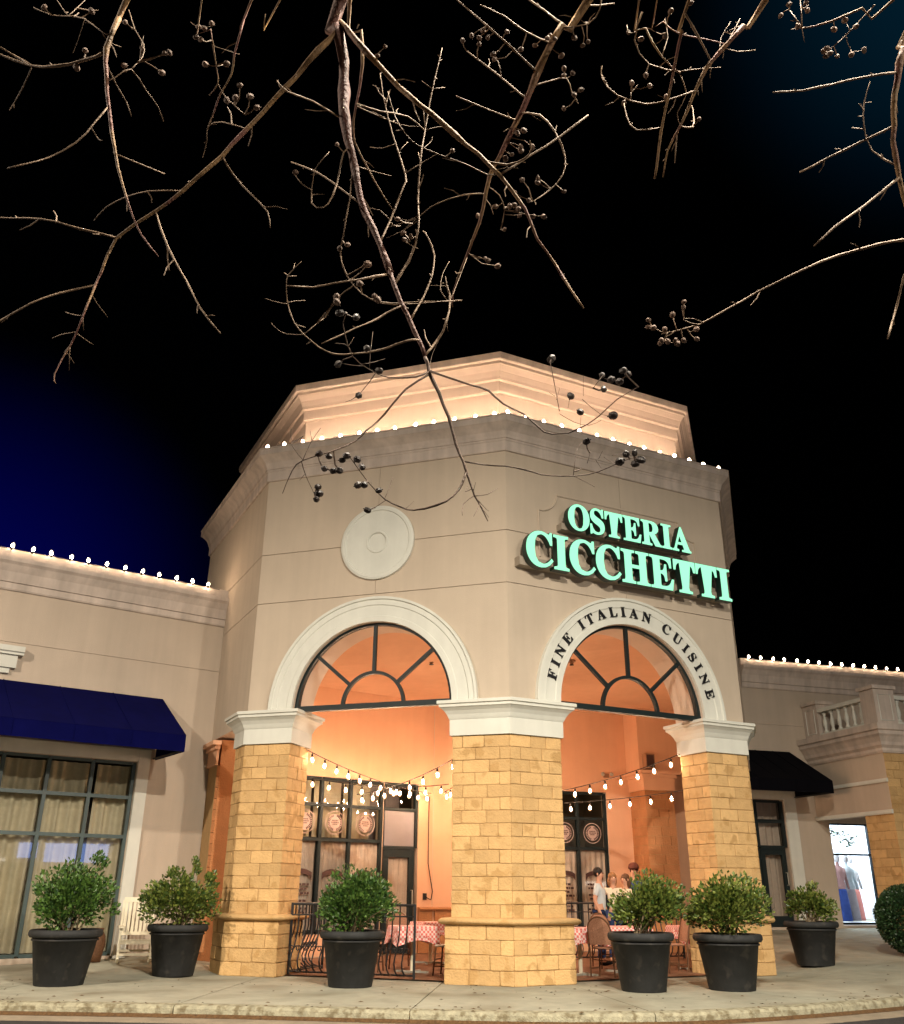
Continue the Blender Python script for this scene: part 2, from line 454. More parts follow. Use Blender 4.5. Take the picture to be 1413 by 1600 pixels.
KC = smooth_curve([(-40, 12.6), (-24, 12.75), (-14, 12.85), (-9, 12.87), (-5.6, 12.84), (-2.84, 12.66), (-0.46, 12.36), (1.52, 12.24), (3.37, 12.58), (6.34, 14.2), (10, 16.9), (15, 20.6), (24, 27), (40, 38)], 8)
KC = [tuple(p) for p in KC]
b = B(); b.sweep(KC, [(0.02, -0.2), (0.42, -0.2), (0.42, -0.139), (0.02, -0.128)])
tag(b.done('gutter', 'gutter'), kind='structure')
b = B(); b.sweep(KC, [(0.02, -0.127), (0.075, -0.1265), (0.05, -0.112), (0.02, -0.09)])
tag(b.done('leaf_litter', 'grit'), 'brown leaf litter lying in the gutter along the kerb', 'litter', kind='stuff')
# base under the walk
inner = offset_path(KC, -0.2)
b = B()
rows = [offset_path(KC, -o) for o in (0.2, 0.9, 2.0, 3.2, 4.6, 6.2, 8.0)]
walk = tag(B().done('sidewalk', 'mortar'), kind='structure')
def cum_len(path):
    c = [0.0]
    for a, q in zip(path, path[1:]): c.append(c[-1] + (Vector(q) - Vector(a)).length)
    return c
KL = cum_len(KC)
def kpt(l, o):
    l = min(max(l, 0.001), KL[-1] - 0.001)
    for i in range(len(KL) - 1):
        if KL[i + 1] >= l:
            t = (l - KL[i]) / (KL[i + 1] - KL[i])
            a, q = Vector(KC[i]), Vector(KC[i + 1]); d = (q - a).normalized()
            # smooth normal
            i0, i2 = max(i - 1, 0), min(i + 2, len(KC) - 1)
            d0 = (q - Vector(KC[i0])).normalized(); d1 = (Vector(KC[i2]) - a).normalized(); d = (d0 * (1 - t) + d1 * t).normalized()
            return a + (q - a) * t + Vector((-d.y, d.x)) * o
L_C = min(range(len(KC)), key=lambda i: abs(KC[i][0] + 0.46) + (100 if KC[i][1] > 13 else 0))
LREF = KL[L_C]
base = B()
def sheet(bm, l0, l1, o0, o1, z, nl, no, thick=0.1):
    vs = []; 
    for i in range(nl + 1):
        for j in range(no + 1):
            q = kpt(l0 + (l1 - l0) * i / nl, o0 + (o1 - o0) * j / no); vs.append((q.x, q.y, z + ground_z(q.x, q.y)))
    n = len(vs); fs = []
    W = no + 1
    for i in range(nl):
        for j in range(no): fs.append((i * W + j, (i + 1) * W + j, (i + 1) * W + j + 1, i * W + j + 1))
    if thick:
        vs += [(x, y, zz - thick) for x, y, zz in vs]
        border = [i * W for i in range(nl + 1)] + [nl * W + j for j in range(1, no + 1)] + [i * W + no for i in range(nl - 1, -1, -1)] + [j for j in range(no - 1, 0, -1)]
        for a, c in zip(border, border[1:] + border[:1]): fs.append((a, n + a, n + c, c))
    bm.add(vs, fs)
bb = B(); sheet(bb, 0.5, KL[-1] - 0.5, 0.17, 16.0, -0.02, 80, 12, 0)
me = bb.mesh('sidewalk'); me.materials.append(MT['mortar']); walk.data = me
joints = [LREF + 2.95 * k for k in range(-9, 10)]
orows = [0.20, 2.55, 5.6, 9.5, 14.0]
for a, c in zip(joints, joints[1:]):
    for r0, r1 in zip(orows, orows[1:]):
        bb = B(); sheet(bb, a + 0.011, c - 0.011, r0 + 0.008, r1 - 0.008, 0.0, 6, 5, 0.06)
        bb.done('slab', 'concrete', walk)
kerb = tag(B().done('kerb', 'kerb'), kind='structure')
for k, (a, c) in enumerate(zip(joints, joints[1:])):
    path = [tuple(kpt(a + 0.006 + (c - a - 0.012) * i / 8, 0)) for i in range(9)]
    bb = B(); bb.sweep(path, [(-0.19, -0.19), (0.012, -0.19), (0.0, -0.035), (-0.012, -0.012), (-0.035, 0.0), (-0.19, 0.004)])
    bb.done('kerb_stone', 'kerb', kerb, False)
path = [tuple(kpt(joints[0] + (joints[-1] - joints[0]) * i / 60, 0)) for i in range(61)]
bb = B(); bb.sweep(path, [(-0.18, -0.19), (-0.03, -0.19), (-0.03, -0.03), (-0.18, -0.02)])
me = bb.mesh('kerb'); me.materials.append(MT['mortar']); kerb.data = me

lr = random.Random(31); bb = B()
for k in range(260):
    l_ = LREF + lr.uniform(-9, 11); o_ = lr.choice((lr.uniform(0.0, 3.2), lr.uniform(.02, .5))); q = kpt(l_, o_); z = ground_z(q.x, q.y) + .006
    a = lr.uniform(0, 6.3); L = lr.uniform(.015, .04); d = Vector((math.cos(a), math.sin(a), 0)) * L; e = Vector((-d.y, d.x, 0)) * .4
    p = Vector((q.x, q.y, z)); bb.add([p - d, p + e + Vector((0, 0, .008)), p + d, p - e], [(0, 1, 2, 3)])
tag(bb.done('fallen_leaves', 'grit'), 'tiny dry brown leaves scattered over the concrete walk', 'leaves', kind='stuff')

# porch floor inside the tower
porch_poly = [FL.xy(A_L, -0.25), FL.xy(W0, -0.25), FR.xy(0.6, -0.9), FR.xy(W0, -0.25), FR.xy(A_R, -0.25), FSR.xy(0.7, -0.2), FSR.xy(7.6, -0.2), FB.xy(0, 0.05), FA.xy(0.1, 0.05), FSL.xy(0.7, -0.2)]
b = B()
tri = tessellate_polygon([[Vector((x, y, 0)) for x, y in porch_poly]])
b.add([(x, y, 0.022) for x, y in porch_poly], [tuple(t) for t in tri])
tag(b.done('porch_floor', 'porchfloor'), kind='structure')

# ------------------------------------------------------------------ split-face blocks
rb = random.Random(11)
def block_mesh(seed):
    import bmesh
    r = random.Random(seed)
    bm = bmesh.new(); bmesh.ops.create_cube(bm, size=1.0)
    bmesh.ops.bevel(bm, geom=list(bm.edges), offset=0.05, segments=1, affect='EDGES')
    for v in bm.verts:
        v.co += Vector((r.uniform(-.008, .008), r.uniform(-.06, .06), r.uniform(-.02, .02)))
    me = bpy.data.meshes.new('block'); bm.to_mesh(me); bm.free(); me.materials.append(MT['block']); return me
BLK = [block_mesh(i) for i in range(5)]
BCOUNT = [0]
def blocks(fr, s0, s1, z0, z1, n, parent, o=0.0, mean=0.42, lap=0, merge=None):
    h = (z1 - z0) / n
    off = OFF[parent.name]
    for k in range(n):
        L = s1 - s0
        cuts = [0.0]; x = mean * (0.5 if (k + lap) % 2 else 1.0) * rb.uniform(.85, 1.1)
        while x < L - 0.14: cuts.append(x); x += mean * rb.choice((.72, .9, 1.0, 1.0, 1.12))
        cuts.append(L)
        for a, c in zip(cuts, cuts[1:]):
            g = 0.005
            dep = 0.07; pro = rb.uniform(-.004, .004)
            if merge is not None:
                fr.box(merge, s0 + a + g, s0 + c - g, z0 + k * h + g, z0 + (k + 1) * h - g, o - dep, o + pro); continue
            ob = link(bpy.data.objects.new('block', BLK[rb.randrange(5)]), parent)
            ob.location = fr.p(s0 + (a + c) / 2, z0 + (k + .5) * h, o - dep / 2 + pro) - off
            ob.rotation_euler = (0, 0, fr.rot)
            ob.scale = (c - a - 2 * g, dep, h - 2 * g)
            BCOUNT[0] += 1

# ------------------------------------------------------------------ the corner tower
tower = thing('corner_tower', (C0.x, C0.y, 0), 'octagonal tan stucco corner tower with two arches on golden block piers', 'building')
def poly_stack(b, poly, stack):
    b.rings([[(x, y, z) for x, y in offset_poly(poly, o)] for o, z in stack])
def pier(poly, faces):
    """faces: (frame, s0, s1)"""
    core = B(); poly_stack(core, poly, [(-0.012, -0.1), (-0.012, Z_CAP)])
    po = core.done('pier', 'mortar', tower)
    base = B(); poly_stack(base, poly, [(0.068, -0.1), (0.068, 0.84)])
    base.done('pier_base', 'mortar', po)
    for fr, s0, s1, l0, l1 in faces:
        blocks(fr, s0, s1, Z_LED, Z_CAP - 0.004, 14, po, 0.0, lap=len(fr.__dict__))
        # the base courses: the plinth is 8 cm wider all round
        blocks(fr, s0 - l0, s1 + l1, 0.0, 0.84, 4, po, 0.08, 0.44, lap=1)
    led = B(); poly_stack(led, poly, [(0.05, 0.838), (0.115, 0.842), (0.15, 0.862), (0.16, 0.886), (0.15, 0.912), (0.115, 0.934), (0.0, 0.945)])
    led.done('bullnose_course', 'block', po, True)
    cp = B(); poly_stack(cp, poly, [(0.035, Z_CAP), (0.035, 4.02)]); cp.done('capital_neck', 'white', po)
    cp = B(); poly_stack(cp, poly, [(0.04, 4.021), (0.055, 4.05), (0.075, 4.10), (0.115, 4.16), (0.165, 4.205), (0.185, 4.215), (0.185, 4.262), (0.215, 4.27), (0.215, 4.315), (0.205, 4.325), (-0.02, 4.337)])
    cp.done('capital_moulding', 'white', po)
    return po
pier([FL.xy(0), FL.xy(W0), FL.xy(W0, -T), FR.xy(W0, -T), FR.xy(W0)], [(FL, 0.0, W0, 0.033, 0.078), (FR, 0.0, W0, 0.033, 0.078)])
F_rl = Frame(FL.xy(A_L), AZ_L + 90, True)    # reveal of the left pier, s runs in
F_rl.n = Vector(FL.d) * -1
F_rr = Frame(FR.xy(A_R), AZ_R - 90)
F_rr.n = Vector(FR.d) * -1
pier([FL.xy(A_L), CL[:], FSL.xy(0.62), FSL.xy(0.62, -T), FL.xy(A_L, -T)], [(FL, A_L, B_L, 0.078, 0.033), (FSL, 0.0, 0.62, 0.033, 0.078), (F_rl, 0.0, T, 0.078, 0.078)])
pier([FR.xy(A_R), CR[:], FSR.xy(0.62), FSR.xy(0.62, -T), FR.xy(A_R, -T)], [(FR, A_R, B_R, 0.078, 0.033), (FSR, 0.0, 0.62, 0.033, 0.078), (F_rr, 0.0, T, 0.078, 0.078)])

# rear pilasters, block courses joined (they show small)
def pilaster(fr, s0, s1, depth, seen, z_cap=3.6):
    core = B(); fr.box(core, s0 + .012, s1 - .012, 0, z_cap, 0.0, depth - .012)
    po = core.done('pilaster', 'mortar', tower)
    mg = B()
    for f2, a, c in seen: blocks(f2, a, c, 0.02, z_cap - .004, 17, po, 0.0, merge=mg, mean=.38)
    tag(mg.done('pilaster_blocks', 'blockorange', po), kind='stuff')
    cp = B(); fr.box(cp, s0 - .03, s1 + .03, z_cap, z_cap + .3, 0.0, depth + .03)
    fr.box(cp, s0 - .08, s1 + .08, z_cap + .3, z_cap + .38, 0.0, depth + .08)
    fr.box(cp, s0 - .15, s1 + .15, z_cap + .38, z_cap + .46, 0.0, depth + .15)
    cp.done('capital', 'porch', po)
pilaster(FSL, 1.95, 2.66, 0.0 + 0.02, [(FSL, 1.95, 2.66)])
Fp1 = Frame(FB.xy(5.2, 0.0), 73.5 + 90); Fp1.n = FB.d * -1
Fp2 = Frame(FB.xy(0, 0.8), 73.5)
pilaster(FB, 5.2, 6.0, 0.8, [(Fp1, 0.0, 0.8), (Fp2, 5.2, 6.0)], 3.66)
# back face of the far left pilaster core
b = B(); FSL.box(b, 1.95, 2.66, 0, 4.1, -0.55, -0.05); b.done('pilaster_core', 'blockorange', tower)

def arch_loop(sc, r, z0, s0, s1, ztop, n=40):
    lp = [(s0, z0)]
    lp += [(sc - r, z0)] + [(sc - r * math.cos(math.pi * i / n), z0 + r * math.sin(math.pi * i / n)) for i in range(1, n)] + [(sc + r, z0)]
    lp += [(s1, z0), (s1, ztop), (s0, ztop)]
    return lp
MIT = T * math.tan(RAD(22.5))
def facade(fr, W, a, bb_, label):
    sc, r = W0 + W / 2, W / 2
    # structural wall (recessed 2 cm) with the arched opening
    lp = arch_loop(sc, r, Z_BAR, 0.0, bb_, 9.62)
    m0, m1 = (0.02 - T) * -math.tan(RAD(22.5)), 0
    def inset(lp, d):
        k = d * math.tan(RAD(22.5))
        return [((k if s <= 1e-6 else (bb_ - k if s >= bb_ - 1e-6 else s)), z) for s, z in lp]
    b = B(); b.slab(fr, [inset(lp, .02)], -T, -0.02, [inset(lp, T)])
    wall = b.done('wall', 'stucco', tower)
    # stucco panels with open joints
    for z0, z1, kind in ((Z_BAR, 6.40, 'arch'), (6.413, 7.40, 'mid'), (7.413, 9.0, 'top')):
        mid = sc
        if kind == 'arch':
            b = B(); b.slab(fr, [arch_loop(sc, r, z0, 0.0, bb_, z1)], -0.019, 0.0); b.done('stucco_panel', 'stucco', wall)
        else:
            for s0, s1 in ((0.0, mid - .004), (mid + .004, bb_)):
                b = B(); b.slab(fr, [[(s0, z0), (s1, z0), (s1, z1), (s0, z1)]], -0.019, 0.0); b.done('stucco_panel', 'stucco', wall)
    # archivolt
    ro = r * 1.305
    prof = [(r + .0, -0.02), (r, .055), (r + .10, .055), (r + .115, .045), (r + .30, .045), (r + .315, .062), (ro - .06, .062), (ro - .045, .09), (ro, .09), (ro, -0.02)]
    b = B(); rs = []
    for i in range(49):
        t = math.pi * i / 48
        rs.append([fr.p(sc - q * math.cos(t), Z_BAR + q * math.sin(t), o) for q, o in prof])
    b.rings(rs); b.done('archivolt', 'white', tower)
    # soffit lining of the arch, a finger proud of the wall's cut face
    b = B(); rs = []
    for i in range(49):
        t = math.pi * i / 48
        rs.append([fr.p(sc - q * math.cos(t), Z_BAR + q * math.sin(t), o) for q, o in ((r + .05, -.005), (r - .004, -.005), (r - .004, -T - .03), (r + .12, -T - .03))])
    b.rings(rs); b.done('arch_soffit', 'soffit', tower)
    # fan window frame
    fan = B()
    def ring(r0, r1, o0, o1, a0=0, a1=180, n=40):
        rs = []
        for i in range(n + 1):
            t = RAD(a0 + (a1 - a0) * i / n)
            rs.append([fr.p(sc - q * math.cos(t), Z_BAR + .03 + q * math.sin(t), o) for q, o in ((r0, o0), (r1, o0), (r1, o1), (r0, o1))])
        fan.rings(rs)
    ring(r - .075, r - .006, -.16, -.06)
    fo = fan.done('fan_window_frame', 'bronze', tower)
    fan = B(); ring(r * .365, r * .365 + .055, -.15, -.07); fan.done('inner_arch_bar', 'bronze', fo)
    fan = B(); fr.box(fan, sc - r + .006, sc + r - .006, Z_BAR - .03, Z_BAR + .065, -.17, -.05); fan.done('transom_bar', 'bronze', fo)
    for a in (40, 90, 140):
        t = RAD(a); e = Vector((math.cos(t), math.sin(t))); n = Vector((-e.y, e.x)) * .03
        p0, p1 = e * (r * .365 + .05), e * (r - .07)
        q = [p0 - n, p1 - n, p1 + n, p0 + n]
        fan = B(); fan.slab(fr, [[(sc + v.x, Z_BAR + .03 + v.y) for v in q]], -.145, -.075); fan.done('spoke', 'bronze', fo)
    return wall
facade(FL, WL, A_L, B_L, 'l')
facade(FR, WR, A_R, B_R, 'r')
# far left and far right faces
def side(fr, s_end, s_low, z_low):
    lp = [(0, 4.15), (s_low, 4.15), (s_low, z_low), (s_end, z_low), (s_end, 9.62), (0, 9.62)] if s_low < s_end else [(0, 4.15), (s_end, 4.15), (s_end, 9.62), (0, 9.62)]
    k1, k2 = .02 * math.tan(RAD(22.5)), T * math.tan(RAD(22.5))
    ins = lambda k: [((k if s == 0 else s), z) for s, z in lp]
    b = B(); b.slab(fr, [ins(k1)], -T, -.02, [ins(k2)]); wall = b.done('wall', 'stucco', tower)
    for z0, z1 in ((4.15, 6.40), (6.413, 7.40), (7.413, 9.0)):
        e = s_low if z0 < z_low - .3 else s_end
        b = B(); b.slab(fr, [[(0, z0), (e, z0), (e, z1), (0, z1)]], -.019, 0.0); b.done('stucco_panel', 'stucco', wall)
side(FSL, 5.05, 2.695, 6.8)
side(FSR, 7.78, 7.78, 6.8)
# entablature: band, cornice, set-back upper tier
FSL2 = Frame(FSL.xy(5.05), AZ_L + 90, True); FSR2 = Frame(FSR.xy(5.2), AZ_R - 90)
TP = [FSL2.xy(4.5), FSL.xy(5.05), CL[:], C0[:], CR[:], FSR.xy(5.2), FSR2.xy(4.5)]
b = B(); b.sweep(TP, [(-.3, 9.0), (0.03, 9.0), (0.045, 9.02), (0.045, 9.20), (0.06, 9.215), (0.06, 9.25), (-.3, 9.25)]); b.done('frieze_band', 'cornice', tower)
b = B(); b.sweep(TP, [(-.3, 9.252), (0.075, 9.252), (0.085, 9.30), (0.12, 9.38), (0.19, 9.45), (0.25, 9.50), (0.27, 9.51), (0.27, 9.63), (0.285, 9.635), (0.285, Z_COR), (-.8, Z_COR + .01)]); b.done('cornice', 'cornice', tower)
TP2 = offset_path(TP, -0.78)
b = B(); b.sweep(TP2, [(-.3, 9.6), (0.0, 9.6), (0.0, 10.74), (-.3, 10.74)]); b.done('upper_tier', 'tier', tower)
b = B(); b.sweep(TP2, [(-.3, 10.742), (0.055, 10.742), (0.07, 10.76), (0.07, 10.98), (0.10, 11.0), (-.3, 11.0)]); b.done('tier_band', 'tier', tower)
b = B(); b.sweep(TP2, [(-.3, 11.002), (0.12, 11.002), (0.13, 11.06), (0.17, 11.17), (0.25, 11.27), (0.27, 11.28), (0.27, 11.34), (-.3, 11.34)]); b.done('crown_moulding', 'tier', tower)
b = B(); b.sweep(TP2, [(-.3, 11.342), (0.33, 11.342), (0.34, 11.36), (0.34, 11.50), (-.3, 11.53)]); b.done('coping', 'cornice', tower)
b = B(); b.prism(offset_path(TP2, -.25), 10.2, 10.3); b.done('tower_roof', 'cornice', tower)
# medallion
U, V_, N_ = Vector((*FL.d, 0)), Vector((0, 0, 1)), Vector((*FL.n, 0))
b = B(); b.lathe([(0.74, -.01), (0.74, .05), (0.70, .065), (0.655, .065), (0.64, .045), (0.225, .045), (0.215, .06), (0.19, .06), (0.175, .03), (0.001, .03)], FL.p(2.52, 7.42), 64, (U, V_, N_)); b.done('medallion', 'white', tower)
# moulded panel outline behind the sign
pts = [(0.69, 7.05), (0.70, 7.92)] + [(0.70 + .42 - .42 * math.cos(RAD(a)) , 8.31 - .39 * (1 - math.sin(RAD(a)))) for a in ()]
pts += [(0.70 + .40 * math.sin(RAD(a)), 8.30 - .38 * math.cos(RAD(a))) for a in range(0, 91, 15)][0:0]
notch = [(0.70 + .40 * (1 - math.cos(RAD(a))), 7.92 + .38 * (1 - math.cos(RAD(90 - a)) * 1.0)) for a in ()]
def quarter(cx, cz, rx, rz, a0, a1): return [(cx + rx * math.cos(RAD(a0 + (a1 - a0) * i / 8)), cz + rz * math.sin(RAD(a0 + (a1 - a0) * i / 8))) for i in range(9)]
pts = [(0.70, 7.0)] + quarter(0.70, 8.31, .42, .38, -90, 0) + quarter(4.46, 8.31, .42, .38, 180, 270) + [(4.46, 7.0)]
b = B(); b.tube([FR.p(s, z, .004) for s, z in pts], .022, 6); b.done('sign_panel_moulding', 'stucco', tower)

# porch ceiling, sloping a little down to the back
cp = [(FSL.xy(0.1, -.4), 6.02), (FL.xy(B_L - .1, -.4), 6.02), (FL.xy(0.2, -.4), 6.02), (FR.xy(B_R - .1, -.4), 6.02), (FSR.xy(5.5, -.4), 5.75), (FB.xy(7.5, .02), 5.62), (FB.xy(5, .02), 5.62), (P1[:], 5.62), (FA.xy(2.5, .02), 5.62), (FA.xy(0.2, .02), 5.62)]
b = B(); tri = tessellate_polygon([[Vector((q[0], q[1], 0)) for q, z in cp]])
b.add([(*q, z) for q, z in cp], [tuple(t) for t in tri]); b.done('porch_ceiling', 'porch', tower)
# beam at the back right of the porch above the pilaster
b = B(); FB.box(b, 5.13, 8.2, 4.13, 5.9, 0.02, 0.74); b.done('porch_beam', 'porch', tower)

# ------------------------------------------------------------------ shop wings
def window_grid(fr, parent, ss, zz, o, frame_mat, w=0.06, depth=0.1, skip=(), name='window'):
    """mullions, rails and one pane for each light"""
    b = B()
    fr.box(b, ss[0] - w / 2, ss[0] + w / 2, zz[0], zz[-1], o - depth / 2, o + depth / 2)
    root = b.done(name, frame_mat, parent)
    for s in ss[1:]:
        b = B(); fr.box(b, s - w / 2, s + w / 2, zz[0], zz[-1], o - depth / 2, o + depth / 2); b.done('mullion', frame_mat, root)
    for k, z in enumerate(zz):
        for s0, s1 in zip(ss, ss[1:]):
            b = B(); fr.box(b, s0 + w / 2, s1 - w / 2, z - w / 2, z + w / 2, o - depth / 2 + .008, o + depth / 2 - .008); b.done('rail', frame_mat, root)
    for i, (s0, s1) in enumerate(zip(ss, ss[1:])):
        for j, (z0, z1) in enumerate(zip(zz, zz[1:])):
            if (i, j) in skip: continue
            b = B()
            b.add([fr.p(s0 + w / 2, z0 + w / 2, o), fr.p(s1 - w / 2, z0 + w / 2, o), fr.p(s1 - w / 2, z1 - w / 2, o), fr.p(s0 + w / 2, z1 - w / 2, o)], [(0, 1, 2, 3)])
            b.done('pane', 'glass', root)
    return root
def curtain(fr, parent, s0, s1, z0, z1, o, m, seed, fold=0.16, amp=0.05):
    r = random.Random(seed); b = B(); n = int((s1 - s0) / 0.025); ph = 0; rows = []
    xs = []
    for i in range(n + 1):
        s = s0 + (s1 - s0) * i / n; ph += .025 / fold * 2 * math.pi * r.uniform(.6, 1.4)
        xs.append((s, math.sin(ph) * amp + math.sin(ph * .37) * amp * .6))
    top = [fr.p(s, z1, o + d * .6) for s, d in xs]; mid = [fr.p(s, (z0 + z1) / 2, o + d) for s, d in xs]; bot = [fr.p(s, z0, o + d * 1.15) for s, d in xs]
    b.rings([top, mid, bot], False, False)
    return b.done('curtain', m, parent, True)
def back_room(fr, parent, s0, s1, z0, z1, depth, m='room'):
    b = B(); p = [fr.p(s0, z0, -.3), fr.p(s1, z0, -.3), fr.p(s1, z1, -.3), fr.p(s0, z1, -.3), fr.p(s0, z0, -depth), fr.p(s1, z0, -depth), fr.p(s1, z1, -depth), fr.p(s0, z1, -depth)]
    b.add(p, [(4, 5, 6, 7), (0, 1, 5, 4), (1, 2, 6, 5), (2, 3, 7, 6), (3, 0, 4, 7)])
    return b.done('interior', m, parent)
def rect(s0, s1, z0, z1): return [(s0, z0), (s1, z0), (s1, z1), (s0, z1)]
def coping(fr, parent, s0, s1):
    path = [fr.xy(s0), fr.xy(s1)]
    for nm, pr in (('lower_band', [(-.1, 6.60), (.03, 6.60), (.05, 6.63), (.05, 6.74), (.03, 6.755), (-.1, 6.755)]),
                   ('cornice', [(-.1, 6.757), (.06, 6.757), (.07, 6.80), (.10, 6.95), (.17, 7.08), (.22, 7.13), (.22, 7.205), (-.1, 7.21)]),
                   ('parapet_cap', [(-.35, 7.212), (.10, 7.212), (.10, 7.405), (-.35, 7.42)])):
        b = B(); b.sweep(path, pr); b.done(nm, 'cornice', parent)

# left wing (its wall runs on behind the arches as the porch back wall)
wingA = thing('shop_wing', (FA.o.x, FA.o.y, 0), 'low tan stucco shop wing with tall curtained windows, left of the tower', 'building')
HA = [rect(-5.50, -1.48, 0.18, 3.62), rect(1.90, 4.27, 0.45, 3.64), rect(4.275, 5.24, 0.02, 3.64)]
b = B(); b.slab(FA, [rect(-16, 5.66, -0.1, 5.608)] + HA, -0.3, 0.0)
wallA = b.done('wall', 'wing', wingA)
b = B(); FA.box(b, -16, 0.0, 5.62, 7.0, -.3, 0.0); b.done('stucco_panel', 'wing', wallA)
b = B(); FA.box(b, 0.0, 5.66, 5.62, 7.0, -.3, 0.0); b.done('stucco_panel', 'wing', wallA)
b = B(); FA.box(b, -16, 5.66, 5.5, 5.7, -.28, -.015); b.done('joint_backing', 'wing', wallA)
# apricot paint coat on the porch part of the wall
HP = [rect(1.90, 4.27, 0.45, 3.64), rect(4.275, 5.24, 0.03, 3.64)]
b = B(); b.slab(FA, [rect(0.75, 5.655, 0.03, 5.66)] + HP, 0.001, 0.006); b.done('porch_plaster', 'porch', wallA)
coping(FA, wingA, -16, -0.005)
# window surround
b = B()
for q in (rect(-1.47, -1.24, 0.1, 3.86), rect(-5.8, -1.475, 3.63, 3.86)): b.slab(FA, [q], 0.0, 0.045)
b.done('window_surround', 'white', wingA)
winA = window_grid(FA, wingA, [-5.5, -4.70, -3.90, -3.10, -2.30, -1.51], [0.21, 2.23, 2.95, 3.6], -0.10, 'greenframe', 0.065, .1)
rm = back_room(FA, wingA, -5.6, -1.3, 0.05, 3.8, 2.6)
for k, (a, c) in enumerate(((-5.4, -3.9), (-3.85, -3.1), (-3.02, -2.2), (-2.15, -1.5))): curtain(FA, rm, a, c, 0.25, 3.55, -.27 - .03 * (k % 2), 'curtain2', 30 + k, fold=.2, amp=.05)
# corner of a crown moulding on the wall at the left edge
b = B()
b.sweep([FA.xy(-8), FA.xy(-4.12)], [(0, 5.02), (.06, 5.02), (.06, 5.12), (0, 5.12)]); b.sweep([FA.xy(-8), FA.xy(-4.02)], [(0, 5.122), (.10, 5.122), (.10, 5.36), (0, 5.36)]); b.sweep([FA.xy(-8), FA.xy(-3.93)], [(0, 5.362), (.15, 5.362), (.15, 5.40), (.18, 5.42), (.18, 5.52), (0, 5.53)])
b.done('crown_moulding', 'white', wingA)
# porch windows and door in the left back wall
wa = window_grid(FA, wingA, [1.93, 2.69, 3.43, 4.25], [0.5, 2.33, 3.05, 3.61], -0.08, 'bronze', .07, .1)
wd = window_grid(FA, wingA, [4.30, 5.21], [2.22, 3.05, 3.61], -0.08, 'bronze', .07, .1, name='transom_window', skip=((0, 0),))
b = B(); FA.box(b, 4.336, 5.174, 2.256, 3.014, -.085, -.075); b.done('frosted_pane', 'frosted', wd)
def door(fr, parent, s0, s1, z0, z1, o, m, st=0.14):
    b = B(); fr.box(b, s0, s0 + st, z0, z1, o - .03, o + .03); root = b.done('door', m, parent)
    for q in ((s1 - st, s1, z0, z1), (s0 + st, s1 - st, z1 - st * 1.2, z1), (s0 + st, s1 - st, z0, z0 + .25)):
        b = B(); fr.box(b, *q, o - .028, o + .028); b.done('door_rail', m, root)
    b = B(); b.add([fr.p(s0 + st, z0 + .25, o), fr.p(s1 - st, z0 + .25, o), fr.p(s1 - st, z1 - st * 1.2, o), fr.p(s0 + st, z1 - st * 1.2, o)], [(0, 1, 2, 3)]); b.done('pane', 'glass', root)
    b = B(); hs = s1 - st * .5; b.tube([fr.p(hs, 0.98 + z0, o + .03), fr.p(hs, .98 + z0, o + .09), fr.p(hs, 1.28 + z0, o + .09), fr.p(hs, 1.28 + z0, o + .03)], .013, 6); b.done('handle', 'metalgrey', root)
    return root
door(FA, wingA, 4.34, 5.18, 0.04, 2.18, -.08, 'bronze')
rm = back_room(FA, wingA, 1.7, 5.5, 0.0, 3.9, 2.2)
for k, (a, c) in enumerate(((1.9, 2.66), (2.7, 3.42), (3.48, 4.22), (4.32, 5.2))): curtain(FA, rm, a, c, 0.1, 2.34 if k < 3 else 2.1, -.15, 'curtain', 50 + k, fold=.12, amp=.025)
for a, c in ((1.9, 2.66), (2.72, 3.42), (3.48, 4.2)): curtain(FA, rm, a, c, 2.4, 3.6, -.5, 'curtain2', int(a * 10), fold=.3, amp=.02)
b = B(); FA.box(b, 4.3, 5.25, 2.2, 3.7, -.9, -.85); b.done('inner_wall', 'greycloth', rm)
# printed seals and menu panels on the porch windows
def seal(fr, parent, sc, zc, r, o):
    U, V_, N_ = Vector((*fr.d, 0)), Vector((0, 0, 1)), Vector((*fr.n, 0))
    b = B()
    for r0, r1 in ((0, r * .68), (r * .86, r * .93)):
        vs = []; n = 28
        for k in range(n):
            a = 2 * math.pi * k / n
            vs += [fr.p(sc + r0 * math.cos(a), zc + r0 * math.sin(a), o), fr.p(sc + r1 * math.cos(a), zc + r1 * math.sin(a), o)]
        b.add(vs, [(2 * k, 2 * k + 1, (2 * k + 3) % (2 * n), (2 * k + 2) % (2 * n)) for k in range(n)])
    so = b.done('window_seal', 'etch', parent)
    b = B(); rr_ = random.Random(int(sc * 100))
    for k in range(26):
        a = 2 * math.pi * k / 26
        if k in (6, 7, 19, 20): continue
        ca, sa = math.cos(a), math.sin(a); w_, h_ = r * .045, r * .085
        b.slab(fr, [[(sc + r * .56 * ca + x * sa * w_ + y * ca * h_, zc + r * .56 * sa - x * ca * w_ + y * sa * h_) for x, y in ((-1, -1), (1, -1), (1, 1), (-1, 1))]], o + .001, o + .003)
    for z, hw in ((.17, .30), (.02, .36), (-.13, .22)):
        x = -hw
        while x < hw - .02:
            w_ = rr_.uniform(.05, .14); b.slab(fr, [rect(sc + x * r, sc + min(x + w_, hw) * r, zc + (z - .045) * r, zc + (z + .045) * r)], o + .001, o + .003); x += w_ + .035
    tag(b.done('seal_print', 'etchdark', so), kind='stuff')
